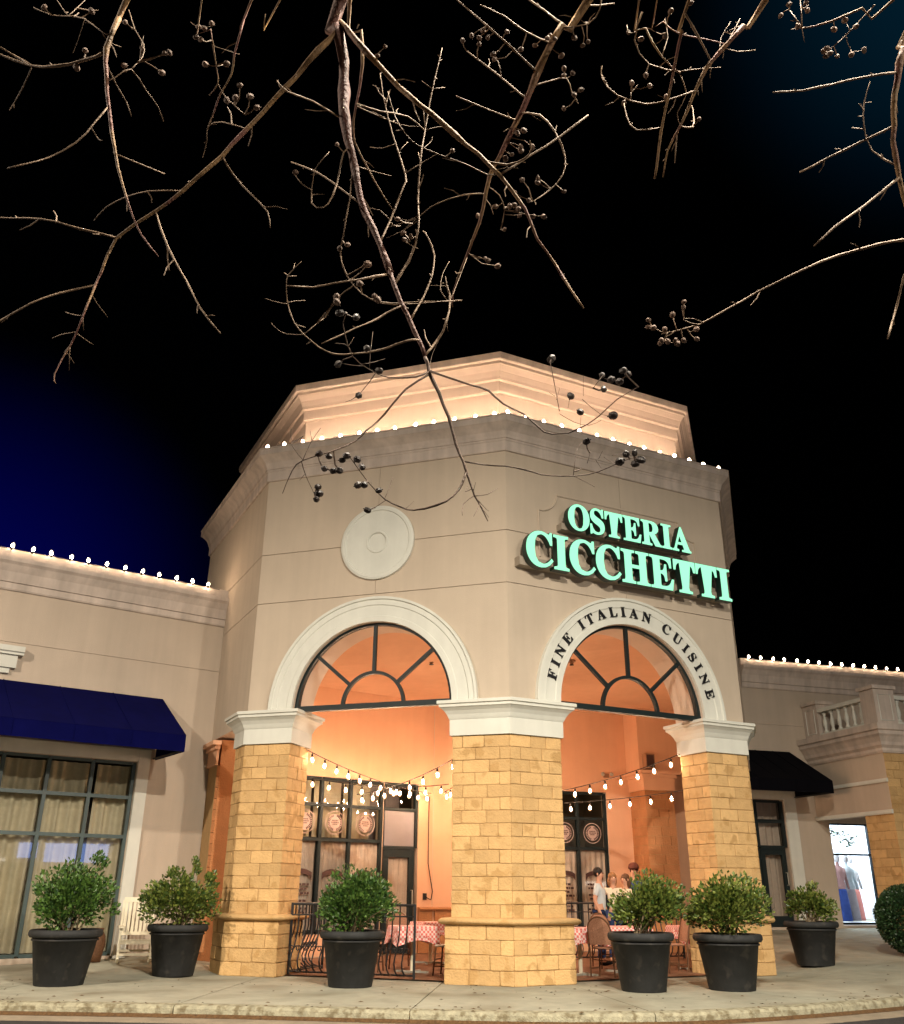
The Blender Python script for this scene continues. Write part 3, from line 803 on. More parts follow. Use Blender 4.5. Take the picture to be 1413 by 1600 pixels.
def menu_print(fr, parent, sc, z1, hw, o, seed):
    r = random.Random(seed); b = B()
    lp = [(sc + hw * x, z1 + hw * .30 * (1 - x * x)) for x in [-1 + i / 4 for i in range(9)]]
    b.slab(fr, [lp + [(s, z - .10 + (.0 if abs((s - sc) / hw) < .8 else -.05)) for s, z in reversed(lp)]], o, o + .002)
    z = z1 - .26
    while z > 0.75:
        k = hw * r.uniform(.45, .85)
        n = r.choice((1, 2, 2)); x = -k
        while x < k - .03:
            w = r.uniform(.03, .09); b.slab(fr, [rect(sc + x, sc + min(x + w, k), z, z + .045)], o, o + .002); x += w + .018
        z -= r.choice((.085, .085, .15))
    tag(b.done('menu_print', 'etchdark', parent), kind='stuff')
for k, sc in enumerate((2.31, 3.06, 3.84)):
    seal(FA, wa, sc, 2.69, .27, -.062); menu_print(FA, wa, sc, 1.66, .25, -.062, k)

# right wing
wingB = thing('shop_wing', (FB.xy(9)[0], FB.xy(9)[1], 0), 'tan stucco shop wing with a door and lit shop window, right of the tower', 'building')
HB = [rect(2.28, 4.53, 0.5, 3.64), rect(8.0, 9.72, 0.52, 3.62), rect(11.08, 13.6, 0.56, 3.08)]
b = B(); b.slab(FB, [rect(0.0, 40, -0.1, 5.608)] + HB, -.3, 0.0); wallB = b.done('wall', 'wing', wingB)
b = B(); FB.box(b, 0.0, 40, 5.62, 7.0, -.3, 0.0); b.done('stucco_panel', 'wing', wallB)
b = B(); FB.box(b, 0.0, 40, 5.5, 5.7, -.28, -.015); b.done('joint_backing', 'wing', wallB)
b = B(); b.slab(FB, [rect(0.008, 8.1, 0.03, 5.66), rect(2.28, 4.53, 0.5, 3.64)], 0.001, 0.006); b.done('porch_plaster', 'porch', wallB)
coping(FB, wingB, 8.84, 40)
wb = window_grid(FB, wingB, [2.31, 3.02, 3.74, 4.50], [0.53, 2.30, 3.0, 3.61], -.08, 'bronze', .07, .1)
rm = back_room(FB, wingB, 2.1, 4.8, 0.2, 3.9, 2.0)
for k, (a, c) in enumerate(((2.3, 3.0), (3.06, 3.72), (3.78, 4.48))):
    curtain(FB, rm, a, c, 0.5, 2.3, -.16, 'curtain', 70 + k, fold=.14, amp=.025)
    seal(FB, wb, (a + c) / 2, 2.66, .26, -.062); menu_print(FB, wb, (a + c) / 2, 1.72, .23, -.062, 20 + k)
wt = window_grid(FB, wingB, [8.02, 8.86, 9.69], [2.43, 3.08, 3.6], -.1, 'bronze', .09, .12, name='transom_window')
door(FB, wingB, 8.90, 9.66, 0.53, 2.40, -.1, 'bronze', .13)
b = B(); FB.box(b, 8.0, 8.88, 0.52, 2.40, -.14, -.06); b.done('door_side_panel', 'bronze', wingB)
rm = back_room(FB, wingB, 7.8, 9.9, 0.3, 3.8, 1.8)
curtain(FB, rm, 8.0, 9.7, 0.55, 3.6, -.32, 'curtain', 81, fold=.2, amp=.05)
b = B(); b.slab(FB, [rect(9.73, 10.08, 0.45, 3.85)], 0.0, .045); b.slab(FB, [rect(7.9, 9.728, 3.63, 3.85)], 0.0, .045); b.done('door_surround', 'white', wingB)
# lit shop behind the far right window
ws = window_grid(FB, wingB, [11.1, 12.35, 13.58], [0.60, 2.29, 3.06], -.1, 'bronze', .05, .1, name='shop_window')
shop = back_room(FB, wingB, 10.9, 13.9, 0.45, 3.4, 3.2, 'shopwhite')
b = B(); FB.box(b, 11.2, 13.7, 3.3, 3.34, -3.0, -.5); b.done('ceiling_light_panel', 'shoplight', shop)
b = B(); FB.box(b, 11.0, 13.8, 0.46, 0.62, -1.0, -.31); b.done('display_step', 'shopwhite', shop)
def mannequin(s, o, top, bottom, arms=True, label=''):
    p = FB.p(s, .62, o); t = thing('mannequin', p, label, 'mannequin', static=False)
    t.rotation_euler = (0, 0, FB.rot)
    b = B(); b.lathe([(.06, .72), (.13, .78), (.15, .9), (.12, 1.02), (.17, 1.22), (.16, 1.34), (.05, 1.42), (.045, 1.5)], n=14); b.done('torso', top, t, True)
    b = B(); b.ball((0, 0, 1.6), .1, 10, 8, (.8, .95, 1.2)); b.done('head', 'mannequin', t, True)
    b = B(); b.lathe([(.20, .02), (.18, .4), (.15, .75), (.13, .84)], n=14); b.done('skirt', bottom, t, True)
    for sx in (-1, 1):
        b = B(); b.tube([(sx * .16, 0, 1.34), (sx * .22, .02, 1.08), (sx * .2, -.08, .82)], [.05, .042, .03], 8); b.done('arm', top, t, True)
mannequin(11.75, -.75, 'browncloth', 'bluecloth', True, 'mannequin in a brown top and blue skirt in the lit shop window')
mannequin(12.15, -.9, 'lightblue', 'greycloth', True, 'mannequin in a pale blue top and grey skirt in the lit shop window')
mannequin(12.62, -1.3, 'mannequin', 'redcloth', True, 'pale mannequin with a coral skirt in the lit shop window')
rk = thing('garment_rack', FB.p(12.2, .47, -2.2), 'row of hanging garments on a rail at the back of the lit shop', 'garment rack', static=False); rk.rotation_euler = (0, 0, FB.rot)
b = B(); b.tube([(-1.1, 0, 0), (-1.1, 0, 1.5), (1.1, 0, 1.5), (1.1, 0, 0)], .02, 6); b.done('rail', 'metalgrey', rk)
for k in range(12):
    b = B(); x = -1 + k * .18; b.box((x, -.2, .55), (.07, 0, 0), (0, .4, 0), (0, 0, .9)); b.done('garment', ('redcloth', 'bluecloth', 'browncloth', 'greycloth', 'lightblue', 'ivory')[(k * 5) % 6], rk)
hb = thing('hanging_garland', FB.p(11.9, 2.35, -.7), 'dark leafy branch garland hung at the top of the lit shop window', 'garland')
b = B(); r = random.Random(5)
for k in range(70):
    s = 11.3 + r.random() * 1.2; z = 2.75 + .12 * math.sin(s * 6) + r.uniform(-.14, .14); q = FB.p(s, z, -.7 + r.uniform(-.1, .1)); a = r.uniform(0, 6.3)
    d = Vector((math.cos(a) * .07, math.sin(a) * .03, r.uniform(-.05, .05))); e = Vector((-d.y, d.x, .025))
    b.add([q - d, q + e, q + d, q - e], [(0, 1, 2, 3)])
b.done('leaves', 'leafd', hb)
b = B(); b.tube([FB.p(11.25 + .06 * k, 2.75 + .12 * math.sin((11.25 + .06 * k) * 6), -.7) for k in range(21)], .012, 5); b.done('stem', 'stem', hb)

# ------------------------------------------------------------------ awnings
def awning(fr, s0, s1, m, label, p=1.6, z1=4.9, z0=3.98, zv=3.68):
    t = thing('awning', fr.p(s1, z1, 0), label, 'awning')
    n = 12
    b = B()
    rs = []
    for i in range(n + 1):
        s = s0 + (s1 - s0) * i / n; sag = .012 * math.sin(math.pi * ((i * 3) % n) / n * 1.0)
        rs.append([fr.p(s, z1, .01), fr.p(s, z1 - (z1 - z0) * .5 - sag, p * .5), fr.p(s, z0, p), fr.p(s, z0 - .03, p - .03), fr.p(s, z1 - .05, .01)])
    b.rings(rs); b.done('canopy', m, t)
    for k in range(1, 5):
        s = s0 + (s1 - s0) * k / 5; b = B(); b.tube([fr.p(s, z1 + .002, .02), fr.p(s, z1 - (z1 - z0) * .5 - .004, p * .5), fr.p(s, z0 + .002, p), fr.p(s, zv + .01, p + .001)], .009, 5); b.done('seam', m, t)
    b = B(); fr.box(b, s0, s1, zv, z0 - .002, p - .022, p - .004); b.done('valance', m, t)
    for s in (s1, s0):
        b = B(); b.slab(Frame(fr.xy(s), math.degrees(math.atan2(fr.n.x, fr.n.y))), [[(0.03, zv), (p - .03, zv), (p - .03, z0 - .04), (0.03, z1 - .07)]], -.01, .01); b.done('end_panel', m, t)
    b = B(); b.tube([fr.p(s1 - .05, zv + .02, .05), fr.p(s1 - .05, zv + .02, p - .05), fr.p(s0 + .05, zv + .02, p - .05)], .018, 6); b.done('frame_bar', 'iron', t)
awning(FA, -6.2, -1.14, 'navy', 'navy blue fabric awning above the tall left window')
awning(FB, 7.4, 10.12, 'black', 'black fabric awning above the door right of the tower')

# ------------------------------------------------------------------ right pavilion with balustrade
pav = thing('shop_pavilion', (*FB.xy(10.75, 2.9), 0), 'projecting pavilion with white balustrade and block pier at the right edge', 'building')
S0, PD = 10.72, 2.86          # left side line on the wing, projection
FP = Frame(FB.xy(S0, PD), 73.5)                          # front
FQ = Frame(FB.xy(S0, PD), 73.5 - 90); FQ.n = FB.d * -1   # left side, s runs back to the wing
# beams / upper wall
b = B(); FQ.box(b, 0.02, PD - .01, 3.15, 4.55, -.5, 0.0); beam = b.done('side_beam', 'wing', pav)
b = B(); FP.box(b, 0.915, 6, 3.4, 4.55, -.5, -.004); b.done('front_beam', 'wing', pav)
b = B(); b.sweep([FQ.xy(PD - .01), FQ.xy(-.012)], [(0, 3.12), (.05, 3.12), (.06, 3.16), (.05, 3.21), (0, 3.22)]); b.sweep([FQ.xy(PD - .01), FQ.xy(-.012)], [(0, 3.86), (.045, 3.86), (.05, 3.90), (.045, 3.94), (0, 3.95)]); b.done('string_moulding', 'white', pav)
pth = [FQ.xy(PD - .01), FQ.xy(0), FP.xy(6)]
for nm, pr in (('frieze_moulding', [(-.1, 4.55), (.03, 4.55), (.06, 4.60), (.06, 4.66), (.12, 4.72), (-.1, 4.72)]), ('cornice', [(-.1, 4.722), (.13, 4.722), (.15, 4.80), (.22, 4.92), (.27, 4.97), (.27, 5.06), (-.1, 5.06)]), ('balcony_slab', [(-.6, 5.062), (.30, 5.062), (.32, 5.08), (.32, 5.22), (-.6, 5.23)])):
    b = B(); b.sweep(pth, pr); b.done(nm, 'cornice', pav)
pp = [FQ.xy(0.012), FQ.xy(1.05), FP.xy(.85, -1.03), FP.xy(.85)]
b = B(); b.prism([FP.xy(.012, -.012), FP.xy(.9, -.012), FP.xy(.9, -1.0), FP.xy(.012, -1.0)], -.1, 4.54); po = b.done('pier', 'mortar', pav)
blocks(FP, 0.0, .9, 0.5, 4.55, 20, po, 0.0); blocks(FQ, 0.0, 1.0, 0.5, 3.14, 13, po, 0.0)
# pedestal and balusters
def pedestal(s0, s1, fr, z0=5.22, z1=6.14, dep=.5):
    b = B(); fr.box(b, s0, s1, z0, z1, -dep, 0); o = b.done('pedestal', 'cornice', pav)
    b = B(); b.tube([fr.p(s0 + .12, z0 + .14, .0), fr.p(s1 - .12, z0 + .14, .0), fr.p(s1 - .12, z1 - .14, .0), fr.p(s0 + .12, z1 - .14, .0), fr.p(s0 + .12, z0 + .14, .0)], .014, 4); b.done('panel_moulding', 'white', o)
    b = B(); fr.box(b, s0 - .05, s1 + .05, z1, z1 + .09, -dep - .05, .05); b.done('pedestal_cap', 'cornice', o)
bal_prof = [(.06, 0), (.06, .06), (.035, .08), (.04, .12), (.062, .2), (.06, .26), (.035, .40), (.03, .44), (.045, .47), (.035, .49), (.06, .51), (.06, .56)]
pedestal(0.0, .62, FP)
pedestal(2.25, 2.85, Frame(FQ.xy(0), 73.5 - 90) if False else FQ)
b = B(); FQ.box(b, .5, 2.24, 5.22, 5.34, -.22, -.02); b.done('bottom_rail', 'white', pav)
b = B(); FQ.box(b, .5, 2.24, 5.90, 6.0, -.24, 0.0); b.done('handrail', 'white', pav)
for k in range(6):
    b = B(); q = FQ.p(.66 + k * .29, 5.34, -.12); b.lathe(bal_prof, q, 12); b.done('baluster', 'white', pav, True)
b = B(); FP.box(b, .62, 4, 5.22, 5.34, -.22, -.02); b.done('bottom_rail', 'white', pav)
b = B(); FP.box(b, .62, 4, 5.90, 6.0, -.24, 0.0); b.done('handrail', 'white', pav)
for k in range(4):
    b = B(); b.lathe(bal_prof, FP.p(.78 + k * .27, 5.34, -.12), 12); b.done('baluster', 'white', pav, True)
# soffit of the pavilion
b = B(); FP.box(b, .05, 6, 3.42, 3.5, -PD + .02, -.52); b.done('soffit', 'wing', pav)

# ------------------------------------------------------------------ lettering
GLYPH = {
'A':[[(-9,0),(-9,18),(4,19),(14,24),(24,30),(32,41),(41,55),(49,75),(206,466),(224,465),(384,87),(394,65),(403,47),(411,34),(420,25),(430,20),(443,18),(443,0),(229,0),(229,18),(259,21),(277,30),(283,46),(282,54),(279,66),(273,81),(253,132),(103,132),(79,71),(77,67),(76,63),(76,59),(75,54),(75,48),(80,32),(96,21),(124,18),(128,18),(128,0)],[(113,161),(242,161),(177,319)]],
'C':[[(257,-11),(213,-7),(174,3),(137,20),(105,43),(78,71),(56,104),(39,142),(29,184),(26,228),(30,273),(39,314),(56,351),(79,384),(106,412),(139,435),(176,452),(216,462),(259,465),(292,463),(328,454),(367,440),(374,437),(381,436),(388,435),(402,439),(413,449),(419,465),(437,465),(437,308),(420,308),(403,347),(381,380),(356,407),(328,427),(298,439),(265,443),(198,419),(157,347),(144,226),(159,114),(203,46),(278,24),(305,26),(331,33),(358,45),(383,61),(407,81),(428,106),(447,89),(395,33),(332,0)]],
'E':[[(14,0),(14,17),(35,18),(51,22),(62,30),(70,41),(74,57),(75,78),(75,369),(74,394),(69,413),(62,425),(51,433),(36,437),(16,439),(16,455),(399,455),(399,320),(383,320),(375,357),(361,386),(340,406),(312,420),(276,428),(232,430),(219,430),(208,429),(200,428),(194,426),(189,422),(186,417),(184,410),(183,400),(183,388),(183,246),(193,246),(221,248),(243,256),(259,269),(272,288),(281,313),(288,345),(304,345),(304,118),(287,118),(284,143),(280,164),(273,181),(264,195),(254,206),(241,213),(225,218),(207,221),(185,222),(183,67),(184,53),(187,42),(192,35),(201,31),(213,28),(230,28),(261,29),(289,32),(313,39),(335,48),(354,60),(371,75),(386,94),(399,116),(411,143),(430,143),(402,0)]],
'F':[[(15,0),(15,17),(36,20),(52,26),(62,34),(69,45),(73,62),(75,84),(75,375),(73,396),(69,412),(61,423),(50,430),(35,435),(14,439),(14,455),(394,455),(394,320),(377,320),(372,345),(365,367),(355,385),(343,400),(328,412),(310,420),(288,426),(261,430),(230,431),(218,431),(208,430),(200,429),(194,428),(189,425),(186,421),(184,416),(182,408),(182,398),(182,247),(190,247),(217,250),(239,257),(256,270),(269,289),(278,314),(284,347),(302,347),(302,118),(285,118),(279,154),(269,181),(257,200),(239,213),(217,221),(189,224),(182,224),(182,81),(183,66),(185,53),(188,43),(193,34),(200,28),(210,24),(222,20),(238,18),(257,17),(257,0)]],
'H':[[(15,0),(15,17),(36,20),(52,24),(62,32),(69,43),(73,59),(75,81),(75,379),(73,398),(69,413),(62,424),(51,431),(36,436),(16,439),(16,455),(242,455),(242,439),(227,437),(214,435),(204,432),(197,428),(191,422),(187,415),(184,406),(183,394),(182,379),(182,251),(342,251),(342,379),(341,394),(340,406),(337,415),(334,422),(328,428),(320,432),(310,435),(298,437),(282,439),(282,455),(507,455),(507,439),(486,436),(471,431),(461,424),(454,414),(451,399),(449,379),(449,81),(451,60),(455,44),(461,33),(471,25),(487,20),(507,17),(507,0),(282,0),(282,17),(303,20),(318,24),(329,31),(336,41),(340,58),(342,81),(342,221),(182,221),(182,81),(183,59),(187,43),(194,32),(205,24),(221,20),(242,17),(242,0)]],
'I':[[(13,0),(13,17),(34,21),(50,26),(61,32),(69,42),(74,56),(75,75),(75,387),(74,405),(70,419),(63,427),(52,433),(36,437),(13,439),(13,455),(244,455),(244,439),(223,437),(207,433),(196,427),(188,419),(184,405),(183,387),(183,77),(183,64),(185,53),(187,44),(192,37),(198,31),(206,26),(216,23),(230,20),(246,17),(246,0)]],
'L':[[(15,0),(15,17),(36,20),(52,24),(62,32),(69,43),(73,59),(75,81),(75,379),(73,399),(69,414),(62,425),(51,432),(36,436),(16,439),(16,455),(250,455),(250,439),(233,438),(219,436),(208,434),(199,430),(193,424),(188,416),(185,407),(183,394),(182,379),(182,83),(182,68),(183,56),(185,47),(188,40),(193,35),(200,31),(208,29),(220,28),(234,28),(264,29),(291,33),(315,40),(335,49),(354,63),(370,80),(384,100),(397,125),(409,154),(427,154),(402,0)]],
'N':[[(403,-11),(107,350),(107,79),(108,57),(112,42),(119,31),(129,24),(145,20),(167,17),(167,0),(18,0),(18,17),(33,18),(45,20),(54,23),(61,27),(67,33),(71,41),(74,51),(75,64),(76,79),(76,388),(56,412),(43,427),(36,433),(31,435),(25,437),(18,439),(18,455),(156,455),(391,169),(391,377),(390,392),(389,404),(386,414),(382,421),(376,427),(369,431),(359,435),(346,437),(331,439),(331,455),(480,455),(480,439),(459,436),(443,432),(433,425),(427,414),(423,398),(422,377),(422,-11)]],
'O':[[(261,-11),(228,-9),(198,-3),(169,7),(142,21),(117,38),(94,58),(75,81),(58,106),(45,134),(35,163),(29,195),(28,228),(29,260),(35,292),(45,321),(58,349),(75,374),(95,397),(117,417),(143,434),(170,448),(200,458),(232,464),(265,466),(298,464),(328,458),(357,448),(384,435),(409,418),(431,399),(451,376),(467,351),(481,323),(490,293),(496,261),(498,228),(496,195),(490,163),(481,134),(467,106),(450,81),(430,58),(408,38),(383,21),(355,7),(325,-3),(294,-9)],[(265,12),(328,36),(367,108),(379,228),(376,293),(365,346),(348,389),(324,419),(294,437),(260,443),(196,419),(158,347),(145,228),(149,163),(159,109),(177,67),(201,37),(230,18)]],
'R':[[(15,0),(15,17),(36,20),(52,24),(62,32),(69,43),(73,59),(75,81),(75,379),(73,398),(69,413),(62,424),(51,431),(36,436),(16,439),(16,455),(217,455),(278,452),(329,442),(367,426),(395,403),(412,372),(417,334),(406,285),(372,248),(315,224),(432,50),(439,40),(446,32),(452,26),(459,21),(468,18),(478,17),(480,0),(338,0),(201,212),(182,212),(182,81),(183,59),(187,43),(194,32),(205,24),(221,20),(242,17),(242,0)],[(182,234),(203,234),(235,236),(261,245),(280,258),(293,278),(301,304),(304,336),(295,389),(268,421),(224,431),(209,430),(197,427),(190,422),(185,414),(183,402),(182,385)]],
'S':[[(43,-11),(43,158),(62,158),(75,113),(91,77),(111,50),(136,30),(164,19),(197,15),(220,17),(241,24),(257,36),(269,51),(276,69),(279,89),(273,117),(255,140),(225,160),(163,191),(127,210),(99,231),(77,253),(62,276),(53,302),(50,332),(52,358),(57,381),(67,403),(80,421),(96,437),(115,449),(136,459),(160,464),(185,466),(199,466),(213,464),(229,461),(246,458),(264,453),(282,448),(286,447),(289,446),(294,445),(300,445),(310,447),(317,454),(320,466),(339,466),(339,319),(322,319),(315,343),(305,365),(293,385),(280,402),(265,417),(248,429),(231,438),(213,443),(194,445),(173,443),(155,437),(140,426),(128,413),(122,398),(120,380),(121,364),(127,349),(137,336),(151,325),(168,314),(189,303),(253,273),(279,260),(300,247),(317,233),(331,219),(342,204),(350,188),(355,171),(358,153),(359,133),(357,106),(350,80),(339,58),(323,38),(304,21),(281,8),(254,-2),(225,-8),(192,-10),(181,-10),(170,-9),(158,-8),(147,-6),(136,-3),(126,1),(115,4),(106,7),(98,9),(92,11),(88,12),(78,12),(73,10),(69,7),(66,3),(64,-3),(61,-11)]],
'T':[[(92,0),(92,17),(114,19),(130,23),(142,31),(150,42),(154,59),(156,81),(156,433),(149,433),(116,430),(88,420),(65,403),(47,380),(35,352),(29,318),(11,318),(11,455),(410,455),(410,317),(394,317),(375,382),(333,420),(269,433),(263,433),(263,81),(265,58),(269,41),(276,30),(288,23),(305,19),(328,17),(328,0)]],
'U':[[(248,-13),(192,-8),(147,6),(114,29),(91,61),(78,103),(73,155),(73,379),(72,398),(68,413),(61,424),(50,431),(35,436),(15,439),(15,455),(240,455),(240,439),(225,437),(213,435),(202,432),(195,428),(189,422),(185,415),(183,406),(181,394),(181,379),(181,140),(183,104),(191,74),(203,51),(221,35),(245,25),(275,22),(340,37),(379,83),(392,159),(392,378),(391,398),(387,413),(379,423),(368,431),(351,436),(328,439),(328,455),(474,455),(474,439),(456,435),(442,429),(433,421),(427,411),(424,396),(422,378),(422,181),(418,118),(403,69),(380,32),(346,7),(302,-8)]],
}

def glyph(ch): return [[(x / 1000, y / 1000) for x, y in lp] for lp in GLYPH[ch]]
def bolder(loops, d):
    out = []
    for k, lp in enumerate(loops):
        A = sum(lp[i - 1][0] * lp[i][1] - lp[i][0] * lp[i - 1][1] for i in range(len(lp)))
        if (A > 0) != (k == 0): lp = lp[::-1]
        n = len(lp); q = []
        for i in range(n):
            a, b_, c = Vector(lp[i - 1]), Vector(lp[i]), Vector(lp[(i + 1) % n])
            d0, d1 = (b_ - a).normalized(), (c - b_).normalized()
            n0, n1 = Vector((d0.y, -d0.x)), Vector((d1.y, -d1.x))
            m = (n0 + n1) / max(.45, 1 + n0.dot(n1))
            q.append(tuple(b_ + m * d))
        out.append(q)
    return out
def gl_width(ch):
    xs = [x for lp in GLYPH[ch] for x, _ in lp]; return min(xs) / 1000, max(xs) / 1000
def sign_row(text, s0, s1, z0, h, fr, label):
    gap = .034
    tot = sum(gl_width(c)[1] - gl_width(c)[0] for c in text) + gap * (len(text) - 1)
    kx = (s1 - s0) / tot; kz = h / .455
    t = thing('channel_letter_sign', fr.p(s0, z0, 0), label, 'sign')
    x = s0
    b = B(); fr.box(b, s0 - .06, s1 - .04, z0 + h * .04, z0 + h * .30, 0.0, .17); rw = b.done('raceway', 'raceway', t)
    for c in text:
        a, e = gl_width(c)
        loops = [[(x + (px - a) * kx, z0 + pz * kz) for px, pz in lp] for lp in bolder(glyph(c), .0145)]
        b = B(); b.slab(fr, loops, .19, .325); lo = b.done('letter', 'return', t)
        # glowing face, inset from the return by its trim
        cx = x + (e - a) * kx / 2; cz = z0 + h / 2
        inner = [[(x + (px - a) * kx, z0 + pz * kz) for px, pz in lp] for lp in bolder(glyph(c), .0085)]
        b = B(); b.slab(fr, inner, .3255, .336); b.done('letter_face', 'face', lo)
        x += (e - a + gap) * kx
sign_row('OSTERIA', 1.15, 4.04, 7.54, .49, FR, 'upper row of glowing mint green channel letters reading OSTERIA')
sign_row('CICCHETTI', 0.22, 4.98, 6.69, .64, FR, 'lower row of larger glowing mint green channel letters reading CICCHETTI')
arch_txt = thing('arch_lettering', FR.p(W0 + WR / 2, Z_BAR + 1.75, .07), 'black serif lettering FINE ITALIAN CUISINE around the right arch', 'lettering')
txt = 'FINE ITALIAN CUISINE'; r0, hh = 1.755, .185
kz = hh / .455
adv = [(gl_width(c)[1] - gl_width(c)[0]) * kz + .075 if c != ' ' else .17 for c in txt]
tot = sum(adv); span = RAD(158); rm_ = r0 + hh / 2; kk = span * rm_ / tot
pos = 0
for c, a in zip(txt, adv):
    mid = (pos + a / 2) * kk; pos += a
    if c == ' ': continue
    th = RAD(169) - mid / rm_; g0, g1 = gl_width(c)
    loops = []
    for lp in glyph(c):
        L = []
        for px, pz in lp:
            u_ = (px - (g0 + g1) / 2) * kz * 1.05; r_ = r0 + pz * kz
            L.append((W0 + WR / 2 + r_ * math.cos(th) + u_ * math.sin(th), Z_BAR + r_ * math.sin(th) - u_ * math.cos(th)))
        loops.append(L)
    b = B(); b.slab(FR, loops, .046, .075); b.done('letter', 'ink', arch_txt)

# ------------------------------------------------------------------ roof-line bulbs
def bulb_mesh(name, prof, m):
    b = B(); b.lathe(prof, n=10); me = b.mesh(name, True); me.materials.append(MT[m]); return me
RB = bulb_mesh('bulb', [(.010, 0), (.024, .018), (.028, .040), (.022, .064), (.008, .084), (.001, .088)], 'roofbulb')
RS = bulb_mesh('socket', [(.02, -.045), (.022, 0.0), (.016, .006)], 'cord')
RW = bulb_mesh('bulb', [(.010, 0), (.024, .018), (.028, .040), (.022, .064), (.008, .084), (.001, .088)], 'wingbulb')
RG = bulb_mesh('glow_envelope', [(.014, .0), (.034, .02), (.040, .046), (.032, .078), (.012, .10), (.001, .104)], 'roofglow')
def roof_string(paths, spacing, label, start=.15, mesh=None):
    t = thing('roof_light_string', paths[0][0], label, 'string lights', 'warm bulb strings along the rooflines')
    off = OFF[t.name]
    b = B()
    for a, c in paths:
        a, c = Vector(a), Vector(c); d = (c - a); L = d.length; d.normalize()
        b.tube([a + d * (L * i / 20) + Vector((0, 0, .004 + .006 * (i % 2))) for i in range(21)], .007, 5)
        s = start
        while s < L:
            o = link(bpy.data.objects.new('bulb', mesh or RB), t); o.location = a + d * s + Vector((0, 0, .035)) - off
            o.rotation_euler = (rb.uniform(-.25, .25), rb.uniform(-.25, .25), 0)
            q = link(bpy.data.objects.new('socket', RS), o); link(bpy.data.objects.new('glow_envelope', RG), o)
            s += spacing * rb.uniform(.95, 1.05)
    b.done('wire', 'cord', t)
tl = offset_path(TP, .17)
zt = Z_COR - .005
roof_string([((*tl[2], zt), (*tl[3], zt)), ((*tl[3], zt), (*tl[4], zt))], .405, 'warm bulbs along the tower cornice below the upper tier', .05)
def along(fr, s0, s1): return [(fr.p(s0, 7.375, .15), fr.p(s1, 7.375, .15))]
roof_string(along(FA, -9.0, -.25), .365, 'warm bulbs along the roof edge of the left wing', mesh=RW)
roof_string(along(FB, 8.95, 18.0), .385, 'warm bulbs along the roof edge of the right wing', mesh=RW)

# ------------------------------------------------------------------ porch string lights
SB = bulb_mesh('bulb', [(.006, -.022), (.016, -.04), (.020, -.065), (.016, -.088), (.004, -.10), (.001, -.101)], 'bulb')
SG = bulb_mesh('glow_envelope', [(.012, -.005), (.020, -.02), (.036, -.055), (.040, -.082), (.031, -.112), (.010, -.13), (.001, -.132)], 'bulbglass')
SS = bulb_mesh('socket', [(.014, .05), (.020, .045), (.022, .0), (.016, -.012)], 'cord')
def strand(p0, p1, sag, n, label, drop=.07):
    p0, p1 = Vector(p0), Vector(p1)
    t = thing('string_light', p0, label, 'string lights', 'bulb strands hung under the porch')
    off = OFF[t.name]; f = lambda u: p0 + (p1 - p0) * u - Vector((0, 0, sag * 4 * u * (1 - u)))
    b = B(); b.tube([f(i / 24) for i in range(25)], .009, 5); b.done('cable', 'cord', t)
    for k in range(n):
        u = (k + .5) / n; q = f(u)
        o = link(bpy.data.objects.new('bulb', SB), t); o.location = q - Vector((0, 0, drop)) - off; o.rotation_euler = (rb.uniform(-.12, .12), rb.uniform(-.12, .12), 0)
        link(bpy.data.objects.new('socket', SS), o); link(bpy.data.objects.new('glow_envelope', SG), o)
        b = B(); b.tube([q, q - Vector((0, 0, drop - .04))], .006, 5); b.done('drop_wire', 'cord', t)
hub = Vector((-.02, 20.5, 3.46))
strand(FL.p(A_L - .02, 3.72, -.6), FA.p(5.35, 3.42, .35), .12, 12, 'strand of bulbs from the left pier across the porch windows')
strand(FA.p(1.3, 3.55, 1.0), hub, .16, 10, 'strand of bulbs behind the first, lower across the porch windows')
strand(FA.p(5.05, 3.36, 1.3), hub + Vector((.35, .5, .03)), -.04, 5, 'short crowded strand of bulbs bunched in the porch corner')
strand(FL.p(W0 + .1, 3.55, -.8), FA.p(3.2, 3.25, .6), .12, 8, 'strand of bulbs from the middle pier back to the porch windows')
strand(FB.p(1.2, 3.30, .6), FR.p(A_R - .05, 3.78, -.7), .17, 13, 'upper strand of bulbs rising to the right pier')
strand(FB.p(1.0, 3.18, 1.1), FSR.p(1.4, 3.40, -.5), .14, 12, 'lower strand of bulbs reaching the right pier')

# cable dropping from the strands to a wall outlet
pc = thing('power_cable', FA.p(5.45, 0.9, .1), 'thin dark cable hanging down the porch wall to an outlet', 'cable')
b = B(); b.tube([FA.p(5.50, 3.38, .06), FA.p(5.50, 2.9, .05), FA.p(5.5, 2.35, .05), FA.p(5.505, 1.9, .05), FA.p(5.58, 1.55, .05), FA.p(5.64, 1.3, .05), FA.p(5.6, 1.12, .05), FA.p(5.5, 1.16, .05), FA.p(5.44, 1.2, .05)], .011, 5); b.done('cable', 'cord', pc)
b = B(); FA.box(b, 5.40, 5.49, 1.12, 1.26, .006, .04); b.done('outlet', 'iron', pc)
# base moulding of the porch wall right of the door
bm_ = thing('block_plinth', FA.p(5.4, 0, 0), 'low block base with moulded cap along the porch wall beside the door', 'plinth')
b = B(); FA.box(b, 5.26, 5.64, 0.03, .90, .008, .06); b.done('base', 'blockorange', bm_)
b = B(); FB.box(b, 0.06, 2.2, 0.03, .90, .008, .06); b.done('base', 'blockorange', bm_)
b = B(); b.sweep([FA.xy(5.26), P1[:], FB.xy(2.2)], [(.008, .90), (.10, .90), (.12, .93), (.10, .96), (.008, .97)]); b.done('cap_moulding', 'blockorange', bm_)
